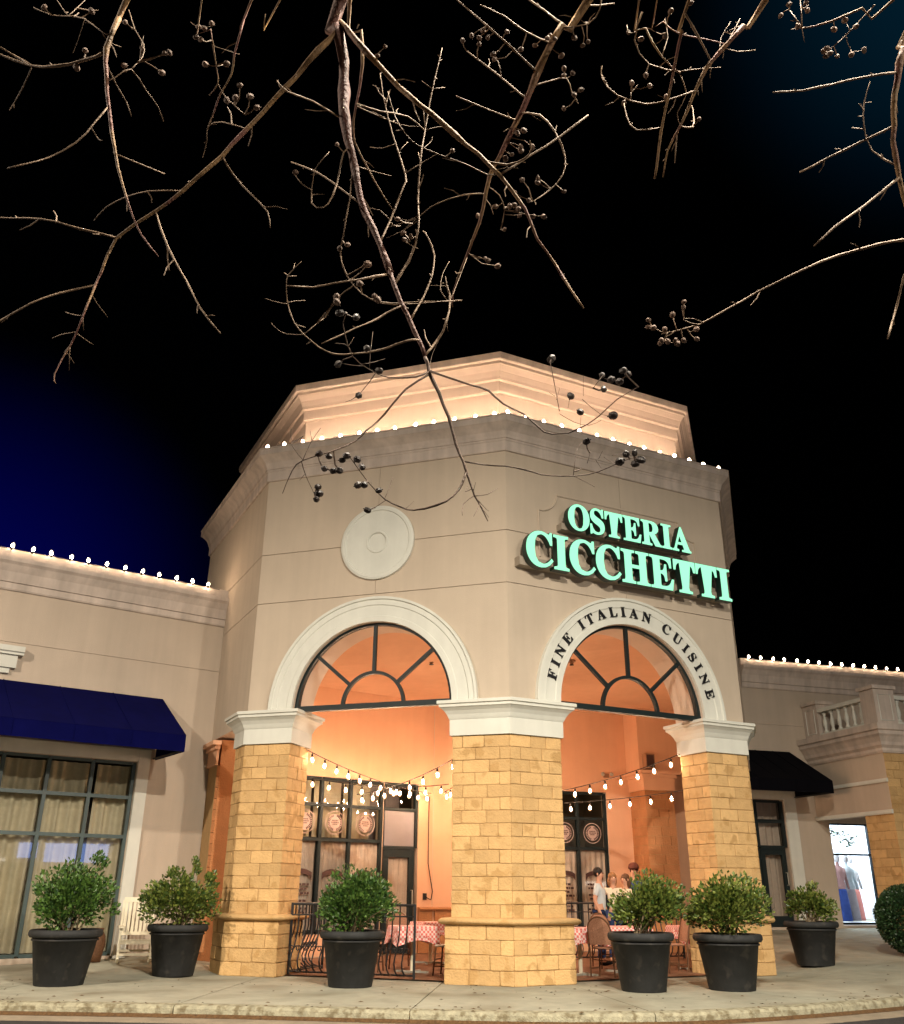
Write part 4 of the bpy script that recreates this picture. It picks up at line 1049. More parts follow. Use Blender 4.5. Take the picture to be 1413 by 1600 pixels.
# speaker box, spot fixture, sprinkler heads
sp = thing('wall_speaker', FB.p(5.35, 4.2, .85), 'small salmon speaker box high on the porch beam', 'speaker')
b = B(); FB.box(b, 5.22, 5.47, 4.16, 4.52, .745, .93); b.done('cabinet', 'speaker', sp)
b = B(); FB.box(b, 5.245, 5.445, 4.19, 4.49, .931, .94); b.done('grille', 'etchdark', sp)
sf = thing('spot_fixture', FB.p(4.55, 4.05, .05), 'small twin spot fixture on the porch wall', 'light fixture')
b = B(); FB.box(b, 4.48, 4.62, 4.0, 4.1, .006, .05); b.done('plate', 'speaker', sf)
for d in (-.12, .12):
    b = B(); b.ball(FB.p(4.55 + d, 4.08, .1), .05, 8, 6); b.done('spot_head', 'metalgrey', sf, True)
for k, (fr, s, o, z, lb) in enumerate(((FL, 1.75, -1.9, 5.90, 'sprinkler head on the porch ceiling, upper one behind the left arch'), (FL, 2.45, -3.0, 5.80, 'sprinkler head on the porch ceiling, lower one behind the left arch'), (FR, 2.45, -1.6, 5.92, 'sprinkler head on the porch ceiling, upper one behind the right arch'), (FR, 3.1, -2.6, 5.84, 'sprinkler head on the porch ceiling, lower one behind the right arch'))):
    q = fr.p(s, z - .02, o); t = thing('sprinkler_head', q, lb, 'sprinkler', 'sprinkler heads under the porch ceiling', static=False)
    b = B(); b.lathe([(.09, .06), (.09, .03), (.05, .02), (.03, -.03), (.001, -.03)], n=12); b.done('escutcheon', 'speaker', t)
    b = B(); b.lathe([(.05, -.035), (.05, -.045), (.001, -.05)], n=12); b.done('deflector', 'bronze', t)

# ------------------------------------------------------------------ parking-lot lamps behind and beside the camera
def lot_lamp(x, y, h, power, col, aim, label, reach=1.0):
    t = thing('parking_lamp', (x, y, -.145), label, 'lamp post', 'parking lot lamps', static=False)
    b = B(); b.lathe([(.28, 0), (.28, .6), (.09, .62), (.07, h)], n=12); b.done('pole', 'lampmetal', t)
    dx = Vector((aim[0] - x, aim[1] - y, 0)).normalized()
    b = B(); b.tube([(0, 0, h - .1), (dx.x * (reach - .3), dx.y * (reach - .3), h + .05)], .04, 6); b.done('arm', 'lampmetal', t)
    cx, cy = dx.x * reach, dx.y * reach
    b = B(); b.cbox(cx, cy, h + .1, .7, .7, .16); hd = b.done('lamp_head', 'lampmetal', t)
    b = B(); b.cbox(cx, cy, h + .015, .5, .5, .01); b.done('lens', 'lampface', hd)
    ld = bpy.data.lights.new('lamp_light', 'AREA'); ld.shape = 'DISK'; ld.size = .45; ld.energy = power; ld.color = col
    lo = bpy.data.objects.new('lamp_light', ld); link(lo, t); lo.location = (cx, cy, h - .02)
    d = Vector((dx.x * .4, dx.y * .4, -h)); lo.rotation_euler = d.to_track_quat('-Z', 'Y').to_euler()
lot_lamp(4.6, 1.0, 10.5, 4700, (1.0, 0.90, 0.74), (2.2, 2.6, 0), 'tall parking lamp standing in the lot close to the camera', 2.8)
lot_lamp(11.5, -4.0, 10.2, 6300, (1.0, 0.90, 0.74), (11.0, -2.8, 0), 'tall parking lamp in the lot beyond the right edge of the view')
lot_lamp(-12.0, 2.5, 10.2, 4300, (1.0, 0.85, 0.68), (-11.2, 3.6, 0), 'tall parking lamp in the lot beyond the left edge of the view')

# lit shop across the lot, seen only as a reflection in the window glass
far = thing('far_shop', (25.5, -8.2, -.14), 'low shop with a lit blue sign across the parking lot', 'building')
FF = Frame((24.4, -7.2), 38 + 180)
b = B(); FF.box(b, -12, 12, -.1, 5.5, -8, 0); b.done('wall', 'stucco', far)
b = B(); FF.box(b, -1.6, 1.8, 2.6, 3.6, .02, .2); b.done('sign_panel', 'farsign', far)
b = B(); FF.box(b, 2.2, 3.2, 2.8, 3.6, .02, .2); b.done('sign_panel', 'farsign', far)
for k, (s_, z_, w_, h_) in enumerate(((-6, 1.6, 3.0, .25), (-9.5, 2.1, 1.2, .9), (5.5, 2.6, 3.5, .16), (9.5, 2.0, .8, .8))):
    b = B(); FF.box(b, s_ - w_ / 2, s_ + w_ / 2, z_, z_ + h_, .02, .1); b.done('lit_window', 'farlight', far)

# ------------------------------------------------------------------ potted shrubs
def shrub(x, y, dia, ph, fw, fh, label, seed, m, bare=0.0, lean=0.0, sprig=None, dens=1.0, carve=None, rot=None):
    r = random.Random(seed)
    t = thing('potted_shrub', (x, y, ground_z(x, y)), label, 'potted shrub', 'shrubs in charcoal pots on the walk', r.uniform(0, 6) if rot is None else rot, static=False)
    R_ = dia / 2
    b = B(); b.lathe([(R_ * .001, 0), (R_ * .64, 0), (R_ * .66, .012), (R_ * .86, ph * .80), (R_ * .90, ph * .80), (R_ * .90, ph * .83), (R_ * .87, ph * .84), (R_ * .87, ph * .86)], n=40); pot = b.done('pot', 'pot', t, False)
    for p in pot.data.polygons: p.use_smooth = len(p.vertices) == 4
    b = B(); b.lathe([(R_ * .87, ph * .86), (R_ * .95, ph * .86), (R_ * .995, ph * .90), (R_, ph * .935), (R_ * .985, ph * .975), (R_ * .95, ph), (R_ * .90, ph), (R_ * .86, ph * .97), (R_ * .86, ph * .88)], n=40); b.done('rim', 'pot', pot, True)
    b = B(); b.lathe([(R_ * .86, ph * .91), (R_ * .4, ph * .935), (.001, ph * .94)], n=24); b.done('soil', 'soil', t)
    # drain plug
    a = r.uniform(0, 6)
    # clumps
    cl = []
    zb = ph + bare
    for k in range(int(28 * dens)):
        while True:
            u = Vector((r.uniform(-1, 1), r.uniform(-1, 1), r.uniform(-1, 1)))
            if .2 < u.length < 1 and not (carve and carve(u)): break
        u.z = u.z * (.95 if u.z > 0 else .8)
        c = Vector((u.x * fw / 2 * .8 + lean * (u.z + 1), u.y * fw / 2 * .8, zb + fh * .5 + u.z * fh * .42))
        cl.append((c, r.uniform(.08, .22) * fw))
    for k in range(9):
        a = r.uniform(0, 6.3); zz = r.uniform(.25, 1.08); rr = fw / 2 * r.uniform(.55, 1.08) * math.sqrt(max(.05, 1 - (zz - .45) ** 2 * 1.6))
        if carve and carve(Vector((math.cos(a) * .9, 0, zz * 2 - 1))): continue
        cl.append((Vector((math.cos(a) * rr + lean, math.sin(a) * rr, zb + fh * zz)), r.uniform(.05, .085) * fw))
    if sprig:
        for sx, sz, sr in sprig: cl.append((Vector((sx, 0, zb + sz)), sr))
    b = B()
    for k, (c, cr) in enumerate(cl):
        if k % 2 == 0 or (sprig and k >= len(cl) - len(sprig)):
            q0 = Vector((r.uniform(-.12, .12), r.uniform(-.12, .12), ph * .9)); mid = q0.lerp(c, .5) + Vector((0, 0, .06))
            b.tube([q0, mid, c], [.014, .010, .004], 5)
    b.done('stems', 'stem', t)
    b = B()
    for c, cr in cl:
        for k in range(int(135 * dens * (cr / (.13 * fw)) ** 1.6) + 8):
            d = Vector((r.gauss(0, 1), r.gauss(0, 1), r.gauss(0, 1)))
            if d.length > 1.9: d *= 1.9 / d.length
            q = c + d * cr * .52
            out = (q - Vector((lean, 0, zb + fh * .35))).normalized()
            up = (out + Vector((r.uniform(-.7, .7), r.uniform(-.7, .7), r.uniform(-.1, .9)))).normalized()
            sd = up.cross(Vector((r.uniform(-1, 1), r.uniform(-1, 1), r.uniform(-1, 1)))).normalized()
            L = r.uniform(.045, .078); Wd = L * .34
            nn = up.cross(sd)
            b.add([q, q + up * L * .55 + sd * Wd + nn * .006, q + up * L, q + up * L * .55 - sd * Wd + nn * .006, q + up * L * .5], [(0, 1, 2, 4), (0, 4, 2, 3)])
    b.done('foliage', m, t)
    return t
def on_pot(px): pass
shrub(-5.76, 15.08, 1.06, .75, 1.24, .92, 'big dark rounded shrub in a charcoal pot in front of the left window', 3, 'leaf', 0.0)
t2 = shrub(-4.47, 16.5, .98, .76, 1.2, .74, 'ragged light green shrub with a tall sprig, beside the white rocking chair', 7, 'leafy', 0.0, sprig=[(.18, .84, .10), (.16, .95, .07), (.45, .6, .12)], dens=.85)
t2.rotation_euler = (0, 0, .1)
shrub(-1.46, 15.2, .99, .76, 1.34, .72, 'bushy green shrub in a charcoal pot in front of the left arch railing', 12, 'leaf', 0.02)
shrub(2.86, 14.9, .98, .78, 1.22, .60, 'shrub with bare pale stems in a charcoal pot in front of the right arch', 17, 'leafy', .10, lean=.06, dens=.95, rot=0.0, carve=lambda u: u.x < -.05 and u.z > .15 + (u.x + .05) * .8)
shrub(4.23, 15.18, 1.03, .76, 1.38, .74, 'spreading yellow green shrub in a charcoal pot against the right pier', 22, 'leafy', .02, dens=.95)
shrub(6.75, 18.55, .98, .74, .98, .52, 'small sparse shrub in a charcoal pot near the right shop door', 28, 'leafy', .03, sprig=[(.25, .58, .08)], dens=.7)

# clipped round boxwood at the right edge
def hedge_ball(x, y, rx, rz, label):
    r = random.Random(77); z0 = ground_z(x, y)
    t = thing('clipped_boxwood', (x, y, z0), label, 'hedge', static=False)
    b = B()
    for k in range(8):
        a = k * .8; b.tube([(0.04 * math.cos(a), .04 * math.sin(a), 0), (rx * .4 * math.cos(a), rx * .4 * math.sin(a), rz), (rx * .75 * math.cos(a), rx * .75 * math.sin(a), rz * 1.4)], [.02, .014, .006], 5)
    b.done('stems', 'stem', t)
    b = B()
    for k in range(26000):
        u = Vector((r.gauss(0, 1), r.gauss(0, 1), r.gauss(0, 1))).normalized()
        f = r.uniform(.72, 1.0) * (1 + .03 * math.sin(u.x * 9) * math.sin(u.z * 8 + u.y * 7))
        q = Vector((u.x * rx, u.y * rx, u.z * rz)) * f + Vector((0, 0, rz))
        up = (u + Vector((r.uniform(-.8, .8), r.uniform(-.8, .8), r.uniform(-.4, .9)))).normalized(); sd = up.cross(Vector((r.uniform(-1, 1), r.uniform(-1, 1), r.uniform(-1, 1)))).normalized()
        L = r.uniform(.035, .06); b.add([q, q + up * L * .5 + sd * L * .35, q + up * L, q + up * L * .5 - sd * L * .35], [(0, 1, 2, 3)])
    b.done('foliage', 'leafd', t)
hedge_ball(9.25, 19.7, .72, .66, 'clipped round dark green boxwood at the right edge')

# ------------------------------------------------------------------ white rocking chair
def rocking_chair(x, y, rot):
    t = thing('rocking_chair', (x, y, ground_z(x, y)), 'white slatted wooden rocking chair against the left wing wall', 'chair', rotz=rot, static=False); t.scale = (.92, .92, .90)
    # faces local -Y
    def part(nm, fn, parent=None):
        b = B(); fn(b); return b.done(nm, 'chairwhite', parent or t)
    for sx in (-1, 1):
        X = sx * .29
        part('rocker', lambda b: b.tube([(X, -.48 + .96 * i / 10, .035 + .10 * ((i - 5) / 5) ** 2) for i in range(11)], .022, 6))
        part('leg', lambda b: b.box((X - .02, -.30, .05), (.04, 0, 0), (0, .04, 0), (0, 0, .60)))
        part('leg', lambda b: b.box((X - .02, .22, .05), (.04, 0, 0), (0, .045, 0), (0, .16, 1.08)))
        part('armrest', lambda b: b.box((X - .045, -.36, .645), (.09, 0, 0), (0, .66, 0), (0, 0, .028)))
    part('front_stretcher', lambda b: b.box((-.27, -.295, .16), (.54, 0, 0), (0, .03, 0), (0, 0, .045)))
    part('front_apron', lambda b: b.box((-.27, -.30, .36), (.54, 0, 0), (0, .03, 0), (0, 0, .06)))
    part('rear_stretcher', lambda b: b.box((-.27, .26, .20), (.54, 0, 0), (0, .03, 0), (0, 0, .04)))
    for k in range(6): part('seat_slat', lambda b: b.box((-.27, -.30 + k * .095, .425 - k * .006), (.54, 0, 0), (0, .075, 0), (0, 0, .018)))
    part('top_rail', lambda b: b.box((-.29, .375, 1.10), (.58, 0, 0), (0, .035, 0), (0, .02, .09)))
    part('lower_back_rail', lambda b: b.box((-.27, .285, .50), (.54, 0, 0), (0, .03, 0), (0, .01, .06)))
    for k in range(7): part('back_slat', lambda b: b.box((-.262 + k * .076, .30, .55), (.052, 0, 0), (0, .016, 0), (0, .085, .56)))
rocking_chair(-5.52, 17.7, .33)
# bucket by the chair
bk = thing('floor_pot', (-6.25, 17.9, ground_z(-6.25, 17.9)), 'small brown vase standing on the walk beside the rocking chair', 'vase', static=False)
b = B(); b.lathe([(.001, 0), (.09, 0), (.10, .12), (.14, .28), (.12, .42), (.07, .5), (.08, .55), (.06, .55)], n=16); b.done('body', 'rattan', bk, True)

# ------------------------------------------------------------------ bellied iron railings
def railing(pts, label):
    """pts: xy polyline; pickets belly outward (to the right of travel)"""
    t = thing('iron_railing', (*pts[0], 0.0), label, 'railing', 'bellied wrought iron railings at the porch')
    path = arc_pts(pts, .13)
    b = B(); b.tube([(*p, 1.10) for p in pts], .022, 6); b.done('top_rail', 'iron', t)
    b = B(); b.tube([(*p, .93) for p in pts], .012, 6); b.done('second_rail', 'iron', t)
    b = B(); b.tube([(*p, .07) for p in pts], .016, 6); b.done('bottom_rail', 'iron', t)
    for p in pts:
        b = B(); b.box((p[0] - .02, p[1] - .02, .02), (.04, 0, 0), (0, .04, 0), (0, 0, 1.10)); b.done('post', 'iron', t)
    prof = [(0, 1.10), (0.0, .93), (.0, .76), (.02, .64), (.09, .48), (.18, .35), (.22, .25), (.19, .16), (.10, .09), (0, .07)]
    k = 0
    for a, c in zip(pts, pts[1:]):
        a, c = Vector(a), Vector(c); d = (c - a); L = d.length; d.normalize(); n = Vector((d.y, -d.x)); m = max(2, int(L / .125))
        for i in range(1, m):
            q = a + d * (L * i / m)
            b = B(); b.tube([(q.x + n.x * o, q.y + n.y * o, z) for o, z in prof], .013, 5); b.done('picket', 'iron', t)
            if True:
                for sgn in (-1, 1):
                    pts_ = []
                    for j in range(13):
                        an = j / 12 * 2.2 * math.pi; rr = .055 * (1 - j / 15)
                        u_ = sgn * (.055 - rr * math.cos(an)); zz = .42 + rr * math.sin(an)
                        o = .10
                        pts_.append((q.x + d.x * u_ + n.x * o, q.y + d.y * u_ + n.y * o, zz))
                    b = B(); b.tube(pts_, .008, 4); b.done('scroll', 'iron', t)
railing([FL.xy(A_L - .12, -1.6), FL.xy(A_L - .12, -.30), FL.xy(1.72, -.30)], 'black iron railing with bellied pickets across the left arch')
railing([FSR.xy(.85, -.22), FSR.xy(2.5, -.22)], 'black iron railing with bellied pickets beside the right pier')
railing([FB.xy(2.2, 2.6), FB.xy(4.9, 2.6)], 'black iron railing at the back of the porch behind the standing group')

# ------------------------------------------------------------------ bistro tables and chairs
def table(x, y, rot, label, w=.72, legs=True):
    t = thing('bistro_table', (x, y, .022), label, 'table', 'tables with checked cloths on the porch', rot, static=False)
    b = B(); b.cbox(0, 0, .715, w, w, .025); b.done('tabletop', 'metalgrey', t)
    b = B(); b.lathe([(.035, .03), (.035, .70)], n=10); b.done('pedestal', 'chairwhite', t)
    for k in range(4):
        a = k * math.pi / 2 + .78; b = B(); b.box((0, 0, .0), (math.cos(a) * .3, math.sin(a) * .3, 0), (-math.sin(a) * .04, math.cos(a) * .04, 0), (0, 0, .03)); b.done('foot', 'metalgrey', t)
    c = tag(link(bpy.data.objects.new('tablecloth', None)), 'placeholder', 'tablecloth') if False else None
    b = B(); n = 40; rs = []
    for (f, z) in ((.0, .732), (.9, .733), (1.0, .731), (1.03, .70), (1.08, .60), (1.12, .52)):
        ring = []
        for k in range(n):
            a = 2 * math.pi * k / n; m_ = max(abs(math.cos(a)), abs(math.sin(a))); rr = w / 2 * f / m_
            if z < .7: rr += .025 * math.sin(9 * a) ; zz = z - (.10 * (1 - m_) / .29 if z < .65 else .03 * (1 - m_) / .29)
            else: zz = z
            ring.append((rr * math.cos(a), rr * math.sin(a), zz))
        rs.append(ring)
    b.rings(rs, False); co = b.done('tablecloth', 'cloth', None); co.location = (x, y, .022); co.rotation_euler = (0, 0, rot)
    tag(co, label.replace('table', 'tablecloth', 1).replace('under', 'draped like') if False else 'red checked cloth on the ' + label, 'tablecloth', 'red checked tablecloths')
def bistro_chair(x, y, rot, label, frame='rattan', seat='weave'):
    t = thing('bistro_chair', (x, y, .022), label, 'chair', 'bistro chairs on the porch', rot, static=False)
    b = B(); b.lathe([(.001, .43), (.20, .43), (.22, .445), (.20, .462), (.001, .465)], n=20); b.done('seat', seat, t)
    # back: arch frame at local +Y
    arch = [(-.21, .17, .02), (-.20, .19, .44), (-.20, .24, .70)] + [(-.20 * math.cos(RAD(a)), .25 + .05 * math.sin(RAD(a)), .72 + .20 * math.sin(RAD(a))) for a in range(15, 166, 15)] + [(.20, .24, .70), (.20, .19, .44), (.21, .17, .02)]
    b = B(); b.tube(arch, .015, 6); b.done('back_frame', frame, t)
    rs = []
    for i in range(9):
        z = .50 + .40 * i / 8; hw = .185 if z < .72 else .19 * math.sqrt(max(0.02, 1 - ((z - .72) / .20) ** 2)); yy = .205 + (z - .5) * .2
        rs.append([(-hw, yy + .012, z), (-hw * .5, yy + .022, z), (hw * .5, yy + .022, z), (hw, yy + .012, z), (hw, yy - .004, z), (-hw, yy - .004, z)])
    b = B(); b.rings(rs); b.done('backrest', seat, t)
    for sx in (-1, 1):
        b = B(); b.tube([(sx * .17, -.14, .43), (sx * .20, -.18, .0)], .014, 6); b.done('leg', frame, t)
        b = B(); b.tube([(sx * .19, -.17, .14), (sx * .205, .175, .14)], .010, 5); b.done('stretcher', frame, t)
    b = B(); b.tube([(-.185, -.16, .24), (.185, -.16, .24)], .010, 5); b.done('stretcher', frame, t)
table(-.62, 17.45, .3, 'table nearest the railing inside the left arch')
table(-.35, 19.6, .5, 'small table farther back beside the porch door', .6)
bistro_chair(-.02, 17.0, -1.9, 'grey backed bistro chair at the end of the left arch railing', 'rattan', 'metalgrey')
bistro_chair(-.9, 18.35, .2, 'brown bistro chair behind the table inside the left arch')
bistro_chair(-1.35, 17.6, 1.4, 'brown bistro chair left of the table inside the left arch')
table(3.05, 17.9, .2, 'table behind the bare stemmed shrub, right arch', .9)
table(2.25, 17.2, .2, 'table half hidden by the middle pier, right arch')
table(4.55, 18.6, .3, 'table by the right pier inside the right arch', .7)
bistro_chair(2.62, 16.75, 2.6, 'woven brown bistro chair in front, beside the middle pier')
bistro_chair(2.95, 18.75, .3, 'woven brown bistro chair behind the table in front of the standing man')
bistro_chair(4.0, 17.9, -1.4, 'woven brown bistro chair by the right pier')

# ------------------------------------------------------------------ people
def skin_obj(name, V, E, root, m, parent, sub=1):
    me = bpy.data.meshes.new(name); me.from_pydata([v[:3] for v in V], E, []); me.update()
    o = link(bpy.data.objects.new(name, me), parent)
    sk = o.modifiers.new('skin', 'SKIN'); sk.use_smooth_shade = True
    lay = me.skin_vertices[0].data
    for i, v in enumerate(V):
        rr = v[3]; lay[i].radius = rr if isinstance(rr, tuple) else (rr, rr); lay[i].use_root = (i == root)
    sb = o.modifiers.new('subsurf', 'SUBSURF'); sb.levels = sub; sb.render_levels = sub
    me.materials.append(MT[m]); OFF[o.name] = Vector((0, 0, 0))
    return o
def person(x, y, rot, h, label, shirt, pants, hair, sleeve=.5, jacket=None, long_hair=False, cap=None, arm_out=0.0, hold=None):
    k = h / 1.75
    t = thing('person', (x, y, .022), label, 'person', rotz=rot, static=False)
    t.scale = (k, k, k)
    V = [(0, 0, .97, .10), (0, 0, 1.12, .10), (0, .0, 1.30, .115), (0, .01, 1.45, .07), (0, .0, 1.52, .052), (0, -.015, 1.575, .068), (0, -.005, 1.645, .088), (0, .01, 1.715, .062), (0, -.088, 1.625, .014)]
    E = [(0, 1), (1, 2), (2, 3), (3, 4), (4, 5), (5, 6), (6, 7), (6, 8)]
    arm = {}
    for sx in (-1, 1):
        i = len(V); ao = arm_out if sx > 0 else .0
        V += [(sx * .17, .0, 1.41, .058), (sx * (.225 + ao), .04, 1.15, .042), (sx * (.24 + ao), -.06, .93, .032), (sx * (.24 + ao), -.085, .86, .030)]
        E += [(2, i), (i, i + 1), (i + 1, i + 2), (i + 2, i + 3)]
        for f, (dx, dy) in enumerate(((-.012, -.03), (-.005, -.012), (.0, .006), (.004, .022))):
            j = len(V); L = (.075, .085, .08, .062)[f]
            V += [(sx * (.24 + ao) + sx * dx, -.085 + dy, .86 - L * .55, .010), (sx * (.235 + ao) + sx * dx, -.10 + dy, .86 - L, .008)]; E += [(i + 3, j), (j, j + 1)]
        j = len(V); V += [(sx * (.215 + ao), -.125, .855, .011), (sx * (.21 + ao), -.14, .82, .009)]; E += [(i + 3, j), (j, j + 1)]
        i = len(V)
        V += [(sx * .09, 0, .92, .085), (sx * .10, -.01, .50, .058), (sx * .10, .02, .09, .04), (sx * .11, -.12, .04, .035)]
        E += [(0, i), (i, i + 1), (i + 1, i + 2), (i + 2, i + 3)]
    body = skin_obj('body', V, E, 0, 'skin', t)
    def top(name, m, g, sl, zb):
        V = [(0, 0, zb, .125 + g), (0, 0, 1.08, .122 + g), (0, .0, 1.29, .135 + g), (0, .008, 1.435, .078 + g)]; E = [(0, 1), (1, 2), (2, 3)]
        for sx in (-1, 1):
            i = len(V); ao = arm_out if sx > 0 else 0
            V += [(sx * .165, .0, 1.405, .072 + g), (sx * (.165 + (.06 + ao) * sl), .04 * sl, 1.405 - .255 * sl, .060 + g)]; E += [(2, i), (i, i + 1)]
            if sl >= 1: V += [(sx * (.24 + ao), -.05, .95, .046 + g)]; E += [(i + 1, i + 2)]
        return skin_obj(name, V, E, 0, m, t)
    top('shirt', shirt, 0.0, sleeve, .88)
    if jacket:
        for sx in (-1, 1):
            V = [(sx * .13, .015, .98, .06), (sx * .14, .02, 1.2, .065), (sx * .13, .02, 1.40, .055), (sx * .20, .02, 1.30, .062), (sx * .235, .035, 1.14, .052)]; skin_obj('vest_panel', V, [(0, 1), (1, 2), (1, 3), (3, 4)], 1, jacket, t)
        skin_obj('vest_back', [(0, .07, .98, .09), (0, .07, 1.2, .10), (0, .05, 1.40, .07)], [(0, 1), (1, 2)], 1, jacket, t)
    V = [(0, 0, .98, .125)]; E = []
    for sx in (-1, 1):
        i = len(V); V += [(sx * .088, 0, .90, .10), (sx * .10, -.01, .50, .074), (sx * .10, .02, .10, .056)]; E += [(0, i), (i, i + 1), (i + 1, i + 2)]
    skin_obj('trousers', V, E, 0, pants, t)
    b = B()
    for sx in (-1, 1): b.ball((sx * .105, -.06, .04), .05, 8, 6, (.9, 2.3, .8))
    b.done('shoes', 'blackcloth', t, True)
    b = B(); b.ball((0, .022, 1.675), .098, 14, 10, (.93, 1.0, 1.0)); hr = b.done('hair', hair, t, True)
    if long_hair:
        b = B(); b.ball((0, .055, 1.58), .10, 12, 10, (1.12, .62, 1.35)); b.done('hair_length', hair, hr, True)
    if cap:
        b = B(); b.lathe([(.108, 1.672), (.110, 1.70), (.095, 1.755), (.05, 1.79), (.001, 1.797)], (0, .005, 0), n=16); cp_ = b.done('cap', cap, t, True)
        b = B(); b.ball((0, -.12, 1.682), .075, 12, 6, (1.1, 1.0, .12)); b.done('cap_visor', cap, cp_, True)
    for sx in (-1, 1):
        b = B(); b.ball((sx * .034, -.082, 1.655), .011, 6, 4); b.done('eye', 'hairdark', t, True)
        b = B(); b.ball((sx * .088, .0, 1.635), .022, 6, 5, (.4, .8, 1.3)); b.done('ear', 'skin', t, True)
    b = B(); b.ball((0, -.083, 1.588), .02, 8, 4, (1.2, .4, .3)); b.done('mouth', 'redcloth', t, True)
    if hold:
        b = B(); b.box((.225, -.14, .79), (.07, 0, 0), (0, .012, 0), (0, .02, .13)); b.done('paper', hold, t)
    return t
person(2.98, 19.45, 1.15, 1.74, 'man in a light blue short sleeved shirt and jeans, seen from the side', 'lightblue', 'denim', 'hairdark', .75, arm_out=.03)
person(3.32, 19.85, .15, 1.66, 'woman in an ivory blouse with a dark vest next to the man in light blue', 'ivory', 'denim', 'hairblond', .3, jacket='blackcloth', long_hair=True)
person(3.62, 20.15, -.9, 1.64, 'dark haired woman in a pale top behind the woman in the dark vest', 'ivory', 'blackcloth', 'hairbrown', .5, long_hair=True)
person(3.93, 20.75, -.1, 1.84, 'man in a navy polo shirt and maroon cap behind the shrub', 'navycloth', 'denim', 'cap', .6, cap='cap')
person(.24, 18.6, 1.2, 1.72, 'person in a black jacket half hidden by the middle pier, left arch side', 'blackcloth', 'blackcloth', 'hairdark', 1.0, arm_out=.05)

